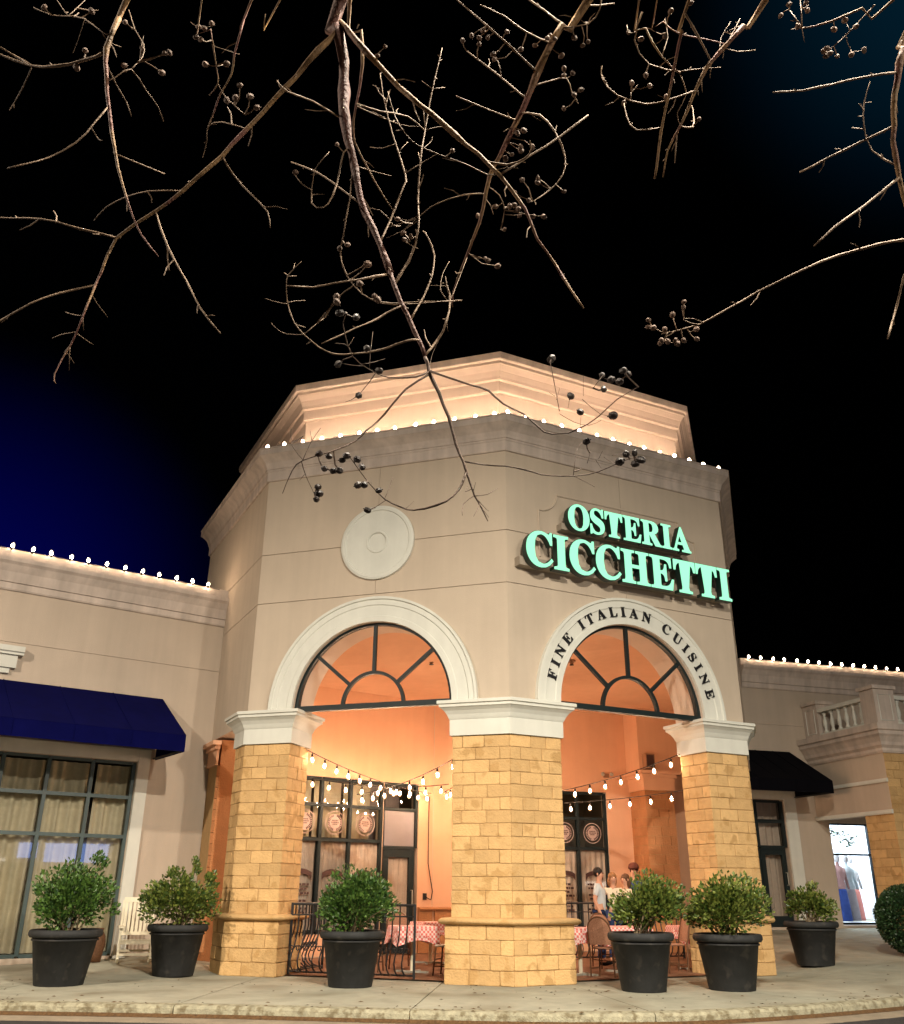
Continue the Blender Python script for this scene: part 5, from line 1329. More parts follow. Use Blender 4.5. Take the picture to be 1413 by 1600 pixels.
# ------------------------------------------------------------------ bare crape myrtle overhead
BRANCH = [
('T',None,[(0.825,0.375,6.450,.0437),(0.101,1.657,5.666,.0350),(-0.492,2.706,4.807,.0291),(-0.486,2.726,4.669,.0265),(-0.459,2.751,4.495,.0238),(-0.443,2.789,4.218,.0210),(-0.416,2.809,4.064,.0161),(-0.351,2.840,3.799,.0130),(-0.287,2.854,3.651,.0117),(-0.244,2.866,3.528,.0105),(-0.249,2.859,3.536,.0105),(-0.202,2.870,3.405,.0096),(-0.142,2.879,3.275,.0086),(-0.104,2.887,3.172,.0080)]),
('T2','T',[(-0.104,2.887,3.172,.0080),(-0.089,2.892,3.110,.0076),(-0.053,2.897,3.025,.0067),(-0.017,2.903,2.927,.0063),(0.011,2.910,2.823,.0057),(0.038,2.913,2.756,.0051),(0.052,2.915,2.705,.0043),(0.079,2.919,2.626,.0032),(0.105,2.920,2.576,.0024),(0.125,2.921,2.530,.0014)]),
('B1','T',[(-0.485,2.727,4.664,.0121),(-0.611,2.739,4.481,.0110),(-0.693,2.750,4.355,.0102),(-0.783,2.787,4.266,.0096),(-0.930,2.802,4.044,.0082),(-1.023,2.810,3.930,.0074),(-1.175,2.850,3.804,.0063),(-1.333,2.897,3.713,.0054),(-1.375,2.915,3.561,.0046),(-1.393,2.922,3.507,.0043),(-1.412,2.907,3.336,.0035),(-1.456,2.949,3.253,.0030),(-1.494,2.948,3.121,.0023),(-1.482,2.947,3.080,.0021)]),
('b1','B1',[(-1.333,2.897,3.713,.0044),(-1.472,2.888,3.747,.0039),(-1.655,2.918,3.820,.0035),(-1.880,3.005,3.899,.0030),(-1.945,3.013,3.902,.0028)]),
('b2','B1',[(-1.177,2.851,3.802,.0048),(-1.107,2.861,3.633,.0043),(-1.016,2.843,3.474,.0037),(-0.924,2.779,3.302,.0032),(-0.836,2.764,3.185,.0028)]),
('b3','B1',[(-0.930,2.802,4.044,.0045),(-0.874,2.796,3.944,.0039),(-0.793,2.781,3.838,.0032),(-0.714,2.766,3.736,.0025),(-0.696,2.758,3.653,.0021)]),
('b4','B1',[(-1.076,2.824,3.886,.0031),(-1.220,2.855,3.911,.0027),(-1.345,2.944,3.960,.0024),(-1.449,3.006,3.962,.0021),(-1.511,3.051,3.928,.0019)]),
('b5','B1',[(-0.842,2.793,4.177,.0027),(-0.954,2.832,4.253,.0023),(-1.041,2.911,4.310,.0021),(-1.054,2.958,4.275,.0018),(-1.112,3.100,4.323,.0015)]),
('b6','B1',[(-0.703,2.754,4.345,.0036),(-0.732,2.762,4.409,.0027)]),
('b7','B1',[(-1.393,2.922,3.507,.0039),(-1.513,2.899,3.449,.0036),(-1.594,2.863,3.376,.0033),(-1.715,2.896,3.320,.0031),(-1.737,2.865,3.271,.0029)]),
('t','B1',[(-1.398,2.918,3.462,.0017),(-1.402,2.978,3.466,.0016),(-1.376,3.042,3.441,.0013)]),
('t','B1',[(-1.410,2.909,3.356,.0017),(-1.461,2.942,3.382,.0015),(-1.506,2.961,3.407,.0013)]),
('t','B1',[(-1.434,2.928,3.295,.0017),(-1.511,2.977,3.315,.0015),(-1.556,2.996,3.310,.0013)]),
('t','B1',[(-1.435,2.929,3.292,.0017),(-1.403,2.947,3.274,.0015),(-1.393,2.995,3.283,.0013)]),
('t','B1',[(-1.466,2.949,3.219,.0017),(-1.479,3.054,3.235,.0013)]),
('t','B1',[(-1.458,2.949,3.246,.0017),(-1.474,3.014,3.178,.0013)]),
('t','B1',[(-1.411,2.908,3.350,.0017),(-1.421,2.958,3.320,.0013)]),
('B2',None,[(0.825,0.375,6.450,.0180),(-0.316,1.512,5.477,.0122),(-1.249,2.443,4.462,.0102),(-1.273,2.455,4.371,.0095),(-1.305,2.472,4.237,.0084),(-1.293,2.487,4.129,.0076),(-1.267,2.509,3.969,.0065),(-1.226,2.532,3.792,.0052),(-1.191,2.545,3.679,.0044),(-1.131,2.562,3.527,.0032),(-1.092,2.568,3.452,.0027),(-1.026,2.572,3.370,.0019)]),
('c1','B2',[(-1.304,2.474,4.226,.0062),(-1.420,2.531,4.240,.0056),(-1.520,2.548,4.235,.0050),(-1.658,2.600,4.297,.0043),(-1.799,2.621,4.379,.0035),(-1.867,2.625,4.410,.0031)]),
('c2','c1',[(-1.645,2.595,4.291,.0039),(-1.763,2.656,4.414,.0037),(-1.812,2.627,4.427,.0033),(-1.892,2.662,4.501,.0032)]),
('c3','c1',[(-1.645,2.595,4.291,.0022),(-1.698,2.657,4.249,.0020),(-1.810,2.784,4.258,.0018)]),
('c4','B2',[(-1.271,2.506,3.990,.0033),(-1.300,2.485,3.884,.0031),(-1.345,2.480,3.792,.0029),(-1.432,2.484,3.726,.0026),(-1.472,2.429,3.645,.0024),(-1.532,2.423,3.617,.0023)]),
('t','c4',[(-1.308,2.484,3.868,.0020),(-1.297,2.528,3.857,.0015),(-1.251,2.475,3.796,.0012)]),
('c5','B2',[(-1.226,2.532,3.791,.0028),(-1.151,2.570,3.782,.0025),(-1.086,2.658,3.816,.0021)]),
('c6','B2',[(-1.298,2.481,4.172,.0029),(-1.291,2.570,4.170,.0025),(-1.266,2.624,4.140,.0021),(-1.249,2.651,4.093,.0017)]),
('c7','B2',[(-1.288,2.492,4.096,.0021),(-1.261,2.499,4.130,.0020),(-1.221,2.520,4.191,.0018),(-1.203,2.634,4.210,.0017),(-1.165,2.686,4.175,.0015),(-1.180,2.789,4.210,.0014)]),
('c8','c7',[(-1.221,2.520,4.191,.0021),(-1.217,2.582,4.327,.0020),(-1.234,2.608,4.424,.0018),(-1.289,2.627,4.528,.0016),(-1.355,2.677,4.702,.0014)]),
('c9','B2',[(-1.292,2.465,4.292,.0025),(-1.342,2.460,4.324,.0023),(-1.435,2.508,4.441,.0021),(-1.547,2.589,4.554,.0019),(-1.629,2.616,4.591,.0017),(-1.722,2.631,4.654,.0014)]),
('t','c9',[(-1.547,2.589,4.554,.0022),(-1.541,2.672,4.751,.0016),(-1.524,2.668,4.783,.0014)]),
('t','c9',[(-1.548,2.589,4.554,.0018),(-1.651,2.658,4.733,.0015),(-1.666,2.645,4.760,.0014)]),
('t','c9',[(-1.432,2.507,4.439,.0013),(-1.473,2.570,4.416,.0011),(-1.537,2.664,4.439,.0009)]),
('t','c9',[(-1.332,2.461,4.318,.0017),(-1.320,2.507,4.317,.0013),(-1.308,2.585,4.382,.0009)]),
('B3',None,[(0.825,0.375,6.450,.0180),(-0.112,1.687,5.702,.0058),(-0.879,2.760,4.872,.0048),(-0.916,2.809,4.813,.0045),(-0.967,2.895,4.707,.0039),(-0.982,2.944,4.645,.0035),(-1.037,2.996,4.584,.0032),(-1.075,3.047,4.521,.0028),(-1.108,3.092,4.465,.0025)]),
('d1',None,[(0.825,0.375,6.450,.0180),(-0.264,1.775,5.813,.0043),(-1.155,2.920,5.074,.0035),(-1.127,3.005,4.990,.0031),(-1.122,3.055,4.938,.0029),(-1.113,3.119,4.871,.0025),(-1.113,3.162,4.826,.0023),(-1.159,3.198,4.794,.0021)]),
('t','d1',[(-1.113,3.162,4.826,.0021),(-1.100,3.230,4.830,.0020),(-1.039,3.229,4.758,.0017),(-0.991,3.241,4.717,.0016)]),
('t','d1',[(-1.123,3.051,4.942,.0021),(-1.073,3.049,4.917,.0016),(-1.012,3.099,4.944,.0010)]),
('t','d1',[(-1.114,3.112,4.879,.0021),(-1.092,3.180,4.976,.0011)]),
('t','d1',[(-1.130,2.997,4.997,.0015),(-1.192,3.019,5.022,.0013),(-1.234,3.029,5.066,.0010)]),
('d2',None,[(0.825,0.375,6.450,.0180),(-0.029,1.628,5.628,.0044),(-0.728,2.653,4.738,.0037),(-0.789,2.677,4.680,.0028)]),
('C','T',[(-0.487,2.723,4.694,.0134),(-0.372,2.709,4.519,.0122),(-0.237,2.781,4.404,.0112),(-0.098,2.748,4.219,.0099),(0.045,2.736,4.050,.0086),(0.172,2.730,3.892,.0075),(0.267,2.738,3.741,.0064),(0.313,2.759,3.615,.0057),(0.382,2.803,3.533,.0050),(0.429,2.771,3.395,.0043),(0.473,2.766,3.308,.0037)]),
('D',None,[(1.500,0.450,6.450,.0295),(1.023,1.893,5.932,.0236),(0.632,3.073,5.291,.0197),(0.513,3.131,5.192,.0180),(0.395,3.233,5.007,.0156),(0.325,3.317,4.851,.0136),(0.217,3.426,4.651,.0111),(0.169,3.472,4.567,.0100),(0.121,3.574,4.374,.0077),(0.061,3.649,4.234,.0060),(-0.001,3.730,4.082,.0042),(-0.006,3.766,4.015,.0034)]),
('e1','D',[(0.606,3.086,5.269,.0044),(0.693,3.137,5.335,.0039),(0.780,3.172,5.393,.0034)]),
('e2','D',[(0.505,3.139,5.178,.0044),(0.628,3.093,5.154,.0036),(0.659,2.965,5.087,.0031),(0.665,2.947,5.130,.0028),(0.666,2.930,5.158,.0026)]),
('e3','D',[(0.516,3.130,5.194,.0049),(0.367,3.200,5.451,.0047),(0.324,3.260,5.582,.0047)]),
('e4','D',[(0.393,3.235,5.003,.0050),(0.264,3.239,5.182,.0045),(0.114,3.230,5.352,.0040),(0.006,3.244,5.502,.0036),(-0.026,3.220,5.517,.0035)]),
('e5','D',[(0.465,3.173,5.116,.0050),(0.327,3.105,5.116,.0041),(0.226,3.034,5.127,.0034),(0.113,3.020,5.184,.0027)]),
('e6','D',[(0.344,3.295,4.893,.0044),(0.219,3.352,5.104,.0038),(0.054,3.370,5.298,.0029)]),
('e7','D',[(0.299,3.343,4.804,.0039),(0.148,3.234,4.761,.0032),(0.004,3.170,4.771,.0027)]),
('e8','D',[(0.365,3.269,4.940,.0039),(0.460,3.275,4.988,.0034),(0.545,3.296,5.029,.0030),(0.575,3.345,4.999,.0026),(0.619,3.437,5.014,.0023)]),
('e9','D',[(0.317,3.326,4.836,.0050),(0.404,3.272,4.764,.0045),(0.471,3.256,4.645,.0040),(0.521,3.313,4.546,.0034),(0.501,3.286,4.414,.0030),(0.442,3.307,4.342,.0026),(0.351,3.247,4.221,.0021)]),
('e10','D',[(0.152,3.509,4.497,.0034),(0.046,3.567,4.541,.0031),(-0.093,3.604,4.516,.0028),(-0.170,3.661,4.493,.0026),(-0.261,3.717,4.443,.0023)]),
('e11','D',[(0.159,3.492,4.530,.0034),(0.221,3.543,4.521,.0030),(0.248,3.581,4.460,.0027),(0.233,3.672,4.418,.0023)]),
('f1','C',[(0.111,2.733,3.967,.0053),(0.201,2.722,3.935,.0043),(0.266,2.679,3.926,.0034),(0.288,2.647,3.940,.0030),(0.277,2.577,3.914,.0025)]),
('f2','C',[(0.172,2.730,3.892,.0048),(0.304,2.752,4.016,.0046),(0.420,2.770,4.127,.0044),(0.536,2.763,4.235,.0041)]),
('f3','C',[(0.166,2.730,3.899,.0026),(0.129,2.763,3.923,.0026),(0.045,2.757,3.967,.0024),(-0.065,2.785,4.047,.0022),(-0.148,2.800,4.105,.0020),(-0.198,2.774,4.138,.0018),(-0.246,2.815,4.274,.0017),(-0.281,2.808,4.405,.0014)]),
('E',None,[(0.825,0.375,6.450,.0180),(0.105,1.773,5.816,.0087),(-0.484,2.918,5.079,.0073),(-0.433,2.986,4.970,.0066),(-0.429,3.066,4.840,.0059),(-0.459,3.158,4.690,.0051),(-0.471,3.193,4.633,.0048),(-0.466,3.239,4.556,.0044),(-0.408,3.299,4.462,.0038),(-0.350,3.354,4.376,.0032),(-0.284,3.406,4.295,.0027)]),
('g1','E',[(-0.458,3.153,4.697,.0053),(-0.348,3.174,4.677,.0046),(-0.226,3.287,4.764,.0039),(-0.148,3.345,4.736,.0033)]),
('t','E',[(-0.459,3.157,4.692,.0026),(-0.276,3.318,4.748,.0020),(-0.179,3.333,4.748,.0017)]),
('t','E',[(-0.461,3.294,4.464,.0027),(-0.399,3.381,4.516,.0023),(-0.303,3.402,4.506,.0016)]),
('g2','T',[(-0.443,2.788,4.230,.0042),(-0.476,2.796,4.251,.0041),(-0.558,2.666,4.194,.0036),(-0.624,2.538,4.101,.0032),(-0.657,2.487,4.095,.0029)]),
('G1','T',[(-0.291,2.853,3.660,.0040),(-0.255,2.887,3.802,.0038),(-0.211,2.914,3.993,.0034),(-0.204,2.936,4.081,.0033),(-0.268,2.980,4.344,.0028),(-0.311,2.955,4.520,.0023),(-0.333,2.954,4.669,.0020)]),
('G2','T',[(-0.231,2.863,3.484,.0044),(-0.175,2.909,3.622,.0042),(-0.141,2.853,3.737,.0038),(-0.148,2.920,3.947,.0036),(-0.140,2.872,4.115,.0032),(-0.124,2.923,4.330,.0029),(-0.101,2.921,4.530,.0025),(-0.060,2.925,4.792,.0020)]),
('t','G2',[(-0.126,2.917,4.303,.0019),(-0.071,2.943,4.351,.0015),(-0.017,2.995,4.398,.0010)]),
('t','G2',[(-0.099,2.921,4.543,.0020),(-0.147,2.944,4.614,.0010)]),
('t','G2',[(-0.099,2.921,4.542,.0020),(-0.047,2.986,4.624,.0010)]),
('t','G2',[(-0.073,2.925,4.711,.0020),(-0.060,2.965,4.768,.0010)]),
('t','G2',[(-0.136,2.885,4.168,.0019),(-0.102,2.940,4.263,.0013),(-0.097,2.941,4.292,.0010)]),
('t','G2',[(-0.141,2.878,4.093,.0019),(-0.153,2.918,4.186,.0010)]),
('t','G2',[(-0.196,2.890,4.051,.0019),(-0.131,2.908,4.122,.0014),(-0.073,2.886,4.145,.0009)]),
('t','G1',[(-0.317,2.955,4.565,.0020),(-0.365,2.969,4.617,.0010)]),
('t','G1',[(-0.301,2.961,4.481,.0020),(-0.294,2.997,4.611,.0010)]),
('t','G1',[(-0.252,2.970,4.281,.0019),(-0.311,3.005,4.290,.0015),(-0.372,3.059,4.349,.0010)]),
('t','G1',[(-0.240,2.962,4.228,.0019),(-0.203,3.010,4.332,.0010)]),
('t','G1',[(-0.285,2.970,4.413,.0020),(-0.361,2.988,4.481,.0010)]),
('h1','T',[(-0.420,2.806,4.088,.0037),(-0.445,2.795,4.063,.0035),(-0.462,2.836,3.998,.0032),(-0.480,2.834,3.879,.0028),(-0.510,2.802,3.788,.0024),(-0.564,2.843,3.849,.0023),(-0.555,2.782,3.920,.0018),(-0.524,2.699,3.906,.0016),(-0.484,2.698,3.968,.0013)]),
('t','h1',[(-0.560,2.812,3.885,.0018),(-0.596,2.796,3.895,.0016),(-0.632,2.810,3.958,.0014)]),
('t','h1',[(-0.561,2.823,3.872,.0018),(-0.511,2.809,3.861,.0009)]),
('h2','T',[(-0.359,2.837,3.829,.0036),(-0.463,2.872,3.952,.0034),(-0.574,2.943,4.097,.0032),(-0.705,3.037,4.239,.0030)]),
('h3','T',[(-0.405,2.815,4.019,.0032),(-0.413,2.829,3.863,.0030),(-0.436,2.878,3.717,.0027),(-0.450,2.940,3.669,.0026),(-0.426,2.985,3.605,.0025),(-0.361,2.978,3.516,.0024),(-0.289,2.979,3.480,.0023),(-0.211,3.007,3.494,.0022),(-0.140,2.994,3.493,.0021),(-0.039,2.933,3.451,.0019),(0.030,2.988,3.496,.0018)]),
('t','G1',[(-0.255,2.887,3.802,.0018),(-0.296,2.881,3.847,.0013),(-0.351,2.914,3.887,.0009)]),
('t','G2',[(-0.144,2.881,3.823,.0014),(-0.188,2.939,3.846,.0012),(-0.250,2.938,3.864,.0009)]),
('t','G2',[(-0.143,2.870,3.788,.0014),(-0.196,2.929,3.794,.0012),(-0.271,2.934,3.753,.0009)]),
('t','G2',[(-0.144,2.876,3.806,.0014),(-0.208,2.937,3.832,.0012),(-0.277,2.928,3.799,.0009)]),
('t','G2',[(-0.150,2.866,3.709,.0013),(-0.181,2.880,3.685,.0011),(-0.144,2.945,3.713,.0009)]),
('i1','T',[(-0.244,2.866,3.528,.0046),(-0.357,2.804,3.454,.0040),(-0.445,2.781,3.419,.0036),(-0.520,2.776,3.397,.0032),(-0.601,2.714,3.357,.0028)]),
('i2','T',[(-0.129,2.882,3.241,.0045),(-0.153,2.836,3.213,.0043),(-0.209,2.847,3.199,.0041),(-0.278,2.849,3.171,.0038),(-0.357,2.820,3.140,.0034),(-0.432,2.812,3.134,.0030),(-0.480,2.764,3.131,.0027),(-0.518,2.695,3.133,.0024),(-0.556,2.669,3.170,.0022),(-0.584,2.660,3.250,.0019),(-0.575,2.579,3.263,.0016),(-0.573,2.585,3.307,.0015),(-0.526,2.561,3.345,.0012)]),
('t','i2',[(-0.583,2.660,3.247,.0015),(-0.562,2.697,3.279,.0012),(-0.534,2.733,3.307,.0009)]),
('t','i2',[(-0.581,2.661,3.240,.0015),(-0.637,2.699,3.277,.0012),(-0.673,2.702,3.292,.0009)]),
('t','i2',[(-0.521,2.694,3.136,.0015),(-0.598,2.755,3.179,.0012),(-0.628,2.733,3.185,.0010),(-0.659,2.773,3.236,.0009)]),
('t','i2',[(-0.522,2.693,3.137,.0015),(-0.488,2.699,3.179,.0012),(-0.462,2.760,3.256,.0009)]),
('t','i2',[(-0.573,2.585,3.303,.0015),(-0.605,2.663,3.376,.0009)]),
('t','i2',[(-0.573,2.584,3.300,.0015),(-0.558,2.653,3.355,.0009)]),
('t','i2',[(-0.550,2.673,3.164,.0015),(-0.527,2.736,3.193,.0009)]),
('t','i2',[(-0.500,2.728,3.132,.0015),(-0.526,2.768,3.145,.0009)]),
('t','i2',[(-0.556,2.577,3.321,.0015),(-0.567,2.649,3.405,.0009)]),
('i3','T',[(-0.193,2.872,3.386,.0039),(-0.218,2.851,3.361,.0037),(-0.283,2.844,3.309,.0033),(-0.355,2.765,3.213,.0028),(-0.404,2.735,3.160,.0025),(-0.461,2.708,3.109,.0021)]),
('i4','T',[(-0.106,2.887,3.177,.0054),(-0.057,2.940,3.283,.0049),(-0.028,2.913,3.341,.0044),(-0.015,2.988,3.491,.0039),(-0.027,2.963,3.549,.0034)]),
('i5','T',[(-0.164,2.876,3.324,.0039),(-0.118,2.917,3.456,.0036),(-0.087,2.926,3.562,.0033),(-0.079,2.967,3.695,.0031),(-0.106,2.949,3.774,.0029),(-0.127,2.981,3.829,.0028)]),
('i6','T',[(-0.227,2.864,3.476,.0036),(-0.190,2.946,3.631,.0033),(-0.171,2.917,3.664,.0030)]),
('i7','T',[(-0.197,2.871,3.393,.0016),(-0.125,2.922,3.434,.0015),(-0.030,2.945,3.462,.0014),(0.033,2.974,3.489,.0013)]),
('i8','T',[(-0.194,2.871,3.389,.0023),(-0.273,2.861,3.389,.0021),(-0.348,2.877,3.443,.0020),(-0.413,2.952,3.569,.0019),(-0.446,2.943,3.644,.0018),(-0.452,2.939,3.687,.0017)]),
('t','i4',[(-0.015,2.988,3.491,.0017),(0.015,3.036,3.618,.0014),(0.054,3.077,3.773,.0011)]),
('t','i4',[(-0.016,2.984,3.483,.0013),(-0.053,2.981,3.540,.0012),(-0.044,3.033,3.662,.0011),(-0.019,3.044,3.728,.0011)]),
('t','i4',[(-0.027,2.919,3.354,.0013),(-0.021,2.942,3.318,.0007)]),
('t','i4',[(-0.026,2.964,3.546,.0014),(-0.092,2.996,3.573,.0007)]),
('t','T',[(-0.091,2.891,3.117,.0013),(-0.077,2.924,3.213,.0009),(-0.057,2.950,3.281,.0007)]),
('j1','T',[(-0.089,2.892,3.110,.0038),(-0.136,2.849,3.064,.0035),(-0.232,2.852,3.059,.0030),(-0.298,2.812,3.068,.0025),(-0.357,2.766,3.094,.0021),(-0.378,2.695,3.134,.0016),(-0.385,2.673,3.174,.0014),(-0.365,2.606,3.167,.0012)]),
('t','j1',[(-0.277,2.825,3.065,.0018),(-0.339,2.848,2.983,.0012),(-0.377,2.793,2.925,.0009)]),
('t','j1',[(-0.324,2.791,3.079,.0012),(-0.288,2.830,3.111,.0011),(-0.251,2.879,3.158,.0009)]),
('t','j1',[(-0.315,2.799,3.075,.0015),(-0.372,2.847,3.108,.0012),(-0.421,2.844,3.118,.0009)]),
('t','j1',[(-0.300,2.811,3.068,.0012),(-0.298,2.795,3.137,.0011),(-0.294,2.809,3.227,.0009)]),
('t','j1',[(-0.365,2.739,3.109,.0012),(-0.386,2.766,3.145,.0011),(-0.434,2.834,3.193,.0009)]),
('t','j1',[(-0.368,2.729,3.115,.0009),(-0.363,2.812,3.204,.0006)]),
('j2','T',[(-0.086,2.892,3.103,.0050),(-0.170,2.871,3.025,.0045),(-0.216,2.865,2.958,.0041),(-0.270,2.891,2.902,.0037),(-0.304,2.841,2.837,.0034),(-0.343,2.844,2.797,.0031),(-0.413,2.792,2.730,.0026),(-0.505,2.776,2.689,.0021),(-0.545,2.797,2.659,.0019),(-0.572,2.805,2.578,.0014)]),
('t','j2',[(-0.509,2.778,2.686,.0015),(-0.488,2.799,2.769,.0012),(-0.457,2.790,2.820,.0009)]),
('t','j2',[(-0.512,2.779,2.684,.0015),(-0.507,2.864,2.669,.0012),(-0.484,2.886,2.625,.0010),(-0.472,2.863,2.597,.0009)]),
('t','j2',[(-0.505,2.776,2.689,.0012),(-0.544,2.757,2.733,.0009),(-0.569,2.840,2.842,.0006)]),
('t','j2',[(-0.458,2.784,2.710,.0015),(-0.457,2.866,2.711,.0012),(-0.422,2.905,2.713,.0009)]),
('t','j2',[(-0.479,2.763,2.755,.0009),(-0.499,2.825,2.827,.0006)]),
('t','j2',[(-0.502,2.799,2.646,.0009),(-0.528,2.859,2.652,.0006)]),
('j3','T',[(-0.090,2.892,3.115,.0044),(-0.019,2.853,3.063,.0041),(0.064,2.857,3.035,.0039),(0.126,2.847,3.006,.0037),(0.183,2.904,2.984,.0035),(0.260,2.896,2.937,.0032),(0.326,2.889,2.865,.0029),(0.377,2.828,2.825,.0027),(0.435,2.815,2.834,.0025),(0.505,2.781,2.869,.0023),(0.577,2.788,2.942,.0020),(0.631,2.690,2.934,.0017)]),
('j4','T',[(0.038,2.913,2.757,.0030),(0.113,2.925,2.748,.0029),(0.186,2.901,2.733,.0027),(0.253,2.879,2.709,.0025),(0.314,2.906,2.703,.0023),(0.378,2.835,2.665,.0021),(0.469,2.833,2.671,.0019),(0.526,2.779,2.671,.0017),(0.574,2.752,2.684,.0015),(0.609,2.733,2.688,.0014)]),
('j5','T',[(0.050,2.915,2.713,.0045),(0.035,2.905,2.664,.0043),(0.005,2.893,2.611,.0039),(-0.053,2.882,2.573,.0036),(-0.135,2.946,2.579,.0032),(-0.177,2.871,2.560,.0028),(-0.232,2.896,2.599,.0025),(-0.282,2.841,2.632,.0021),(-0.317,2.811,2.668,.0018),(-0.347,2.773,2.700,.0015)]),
('t','j5',[(-0.234,2.894,2.600,.0012),(-0.225,2.951,2.667,.0011),(-0.214,2.964,2.714,.0009)]),
('t','j5',[(-0.228,2.894,2.596,.0012),(-0.263,2.957,2.600,.0010),(-0.292,2.982,2.593,.0009)]),
('t','j5',[(-0.288,2.836,2.638,.0012),(-0.315,2.900,2.653,.0010),(-0.331,2.927,2.667,.0009)]),
('t','j5',[(-0.278,2.846,2.629,.0009),(-0.287,2.908,2.688,.0006)]),
('t','j5',[(-0.159,2.904,2.569,.0009),(-0.136,2.963,2.622,.0006)]),
('t','T',[(0.079,2.919,2.625,.0015),(0.123,2.923,2.632,.0012),(0.165,3.005,2.694,.0009)]),
('t','T',[(0.079,2.919,2.626,.0015),(0.039,2.892,2.582,.0012),(0.035,2.840,2.518,.0009)]),
('t','T',[(0.097,2.919,2.592,.0012),(0.073,2.838,2.514,.0009)]),
('t','T',[(0.084,2.919,2.616,.0012),(0.126,3.027,2.618,.0010),(0.131,2.985,2.596,.0009)]),
('t','T',[(0.070,2.918,2.652,.0012),(0.046,2.950,2.654,.0011),(0.057,2.998,2.698,.0009)]),
('t','T',[(0.104,2.920,2.579,.0012),(0.133,3.032,2.590,.0009)]),
('t','T',[(0.074,2.918,2.641,.0012),(0.082,2.892,2.665,.0009)]),
('t','j3',[(0.373,2.796,2.897,.0015),(0.359,2.786,2.990,.0014),(0.346,2.788,3.093,.0012)]),
('t','j3',[(0.450,2.761,2.925,.0012),(0.497,2.698,2.833,.0010),(0.542,2.746,2.854,.0009)]),
('t','j3',[(0.453,2.757,2.936,.0009),(0.457,2.757,3.020,.0006)]),
('t','j3',[(0.373,2.799,2.889,.0012),(0.425,2.823,2.870,.0011),(0.464,2.740,2.812,.0010),(0.502,2.714,2.818,.0009)]),
('t','j3',[(0.402,2.787,2.906,.0009),(0.413,2.800,2.957,.0006)]),
('t','j3',[(0.488,2.761,2.968,.0012),(0.526,2.769,3.024,.0009)]),
('t','j3',[(0.367,2.859,2.993,.0009),(0.343,2.832,2.994,.0006)]),
('t','j3',[(0.372,2.859,2.978,.0009),(0.384,2.848,3.019,.0006)]),
('t','j3',[(0.444,2.810,2.839,.0009),(0.448,2.787,2.889,.0006)]),
('t','j3',[(0.530,2.761,3.008,.0009),(0.560,2.778,3.017,.0008),(0.579,2.740,2.984,.0006)]),
('t','j4',[(0.416,2.834,2.667,.0012),(0.441,2.870,2.794,.0010),(0.474,2.896,2.830,.0009)]),
('t','j4',[(0.412,2.834,2.667,.0012),(0.452,2.889,2.677,.0011),(0.508,2.952,2.678,.0009)]),
('t','j4',[(0.513,2.764,2.704,.0012),(0.549,2.838,2.723,.0010),(0.577,2.828,2.716,.0009)]),
('t','j4',[(0.538,2.753,2.706,.0012),(0.598,2.811,2.740,.0010),(0.659,2.853,2.740,.0009)]),
('t','j4',[(0.488,2.788,2.706,.0009),(0.509,2.806,2.682,.0006)]),
('t','j4',[(0.497,2.780,2.705,.0009),(0.504,2.738,2.714,.0006)]),
('t','j4',[(0.463,2.814,2.704,.0009),(0.474,2.810,2.742,.0006)]),
('H',None,[(1.800,0.450,6.450,.0180),(1.442,1.950,6.009,.0109),(1.150,3.178,5.430,.0091),(1.120,3.237,5.287,.0085),(1.068,3.339,5.042,.0074),(1.023,3.429,4.826,.0065),(0.991,3.518,4.610,.0056)]),
('H2',None,[(2.250,0.525,6.375,.0202),(1.911,2.100,6.127,.0161),(1.633,3.388,5.706,.0134),(1.526,3.460,5.596,.0119),(1.417,3.526,5.500,.0104),(1.339,3.577,5.421,.0093),(1.279,3.652,5.299,.0079),(1.218,3.728,5.175,.0065),(1.156,3.796,5.064,.0051),(1.136,3.867,4.944,.0039)]),
('k1','H',[(1.136,3.205,5.365,.0063),(1.258,3.390,5.428,.0058),(1.340,3.497,5.397,.0052)]),
('k2',None,[(1.800,0.450,6.450,.0180),(1.318,1.980,6.046,.0060),(0.924,3.231,5.497,.0050),(0.957,3.286,5.365,.0045),(1.037,3.340,5.234,.0040),(1.133,3.373,5.155,.0036)]),
('k3','k2',[(0.938,3.255,5.439,.0043),(0.914,3.355,5.360,.0039),(1.002,3.452,5.308,.0035),(1.172,3.487,5.295,.0029)]),
('k4',None,[(1.800,0.450,6.450,.0180),(1.375,2.009,6.083,.0052),(1.028,3.284,5.565,.0043),(1.069,3.355,5.496,.0040),(1.168,3.405,5.468,.0037),(1.311,3.445,5.483,.0033),(1.419,3.478,5.489,.0030)]),
('k5','H2',[(1.294,3.634,5.329,.0046),(1.142,3.654,5.276,.0042),(1.041,3.723,5.322,.0039),(0.887,3.708,5.366,.0036),(0.814,3.734,5.521,.0033),(0.813,3.706,5.584,.0031)]),
('k6','H2',[(1.216,3.730,5.172,.0046),(1.295,3.759,5.196,.0041),(1.328,3.817,5.383,.0034),(1.310,3.807,5.407,.0032)]),
('k7','H',[(1.028,3.420,4.847,.0035),(0.910,3.468,4.875,.0032),(0.878,3.509,5.001,.0031),(0.870,3.514,5.102,.0029)]),
('k8','H2',[(1.214,3.732,5.168,.0038),(1.210,3.775,5.156,.0037),(1.199,3.834,5.013,.0031)]),
('k9','H2',[(1.431,3.518,5.512,.0038),(1.505,3.537,5.502,.0031),(1.606,3.536,5.514,.0023)]),
('t','H2',[(1.410,3.530,5.493,.0030),(1.429,3.532,5.600,.0024),(1.490,3.524,5.709,.0015)]),
('t','H2',[(1.447,3.508,5.526,.0030),(1.552,3.541,5.755,.0015)]),
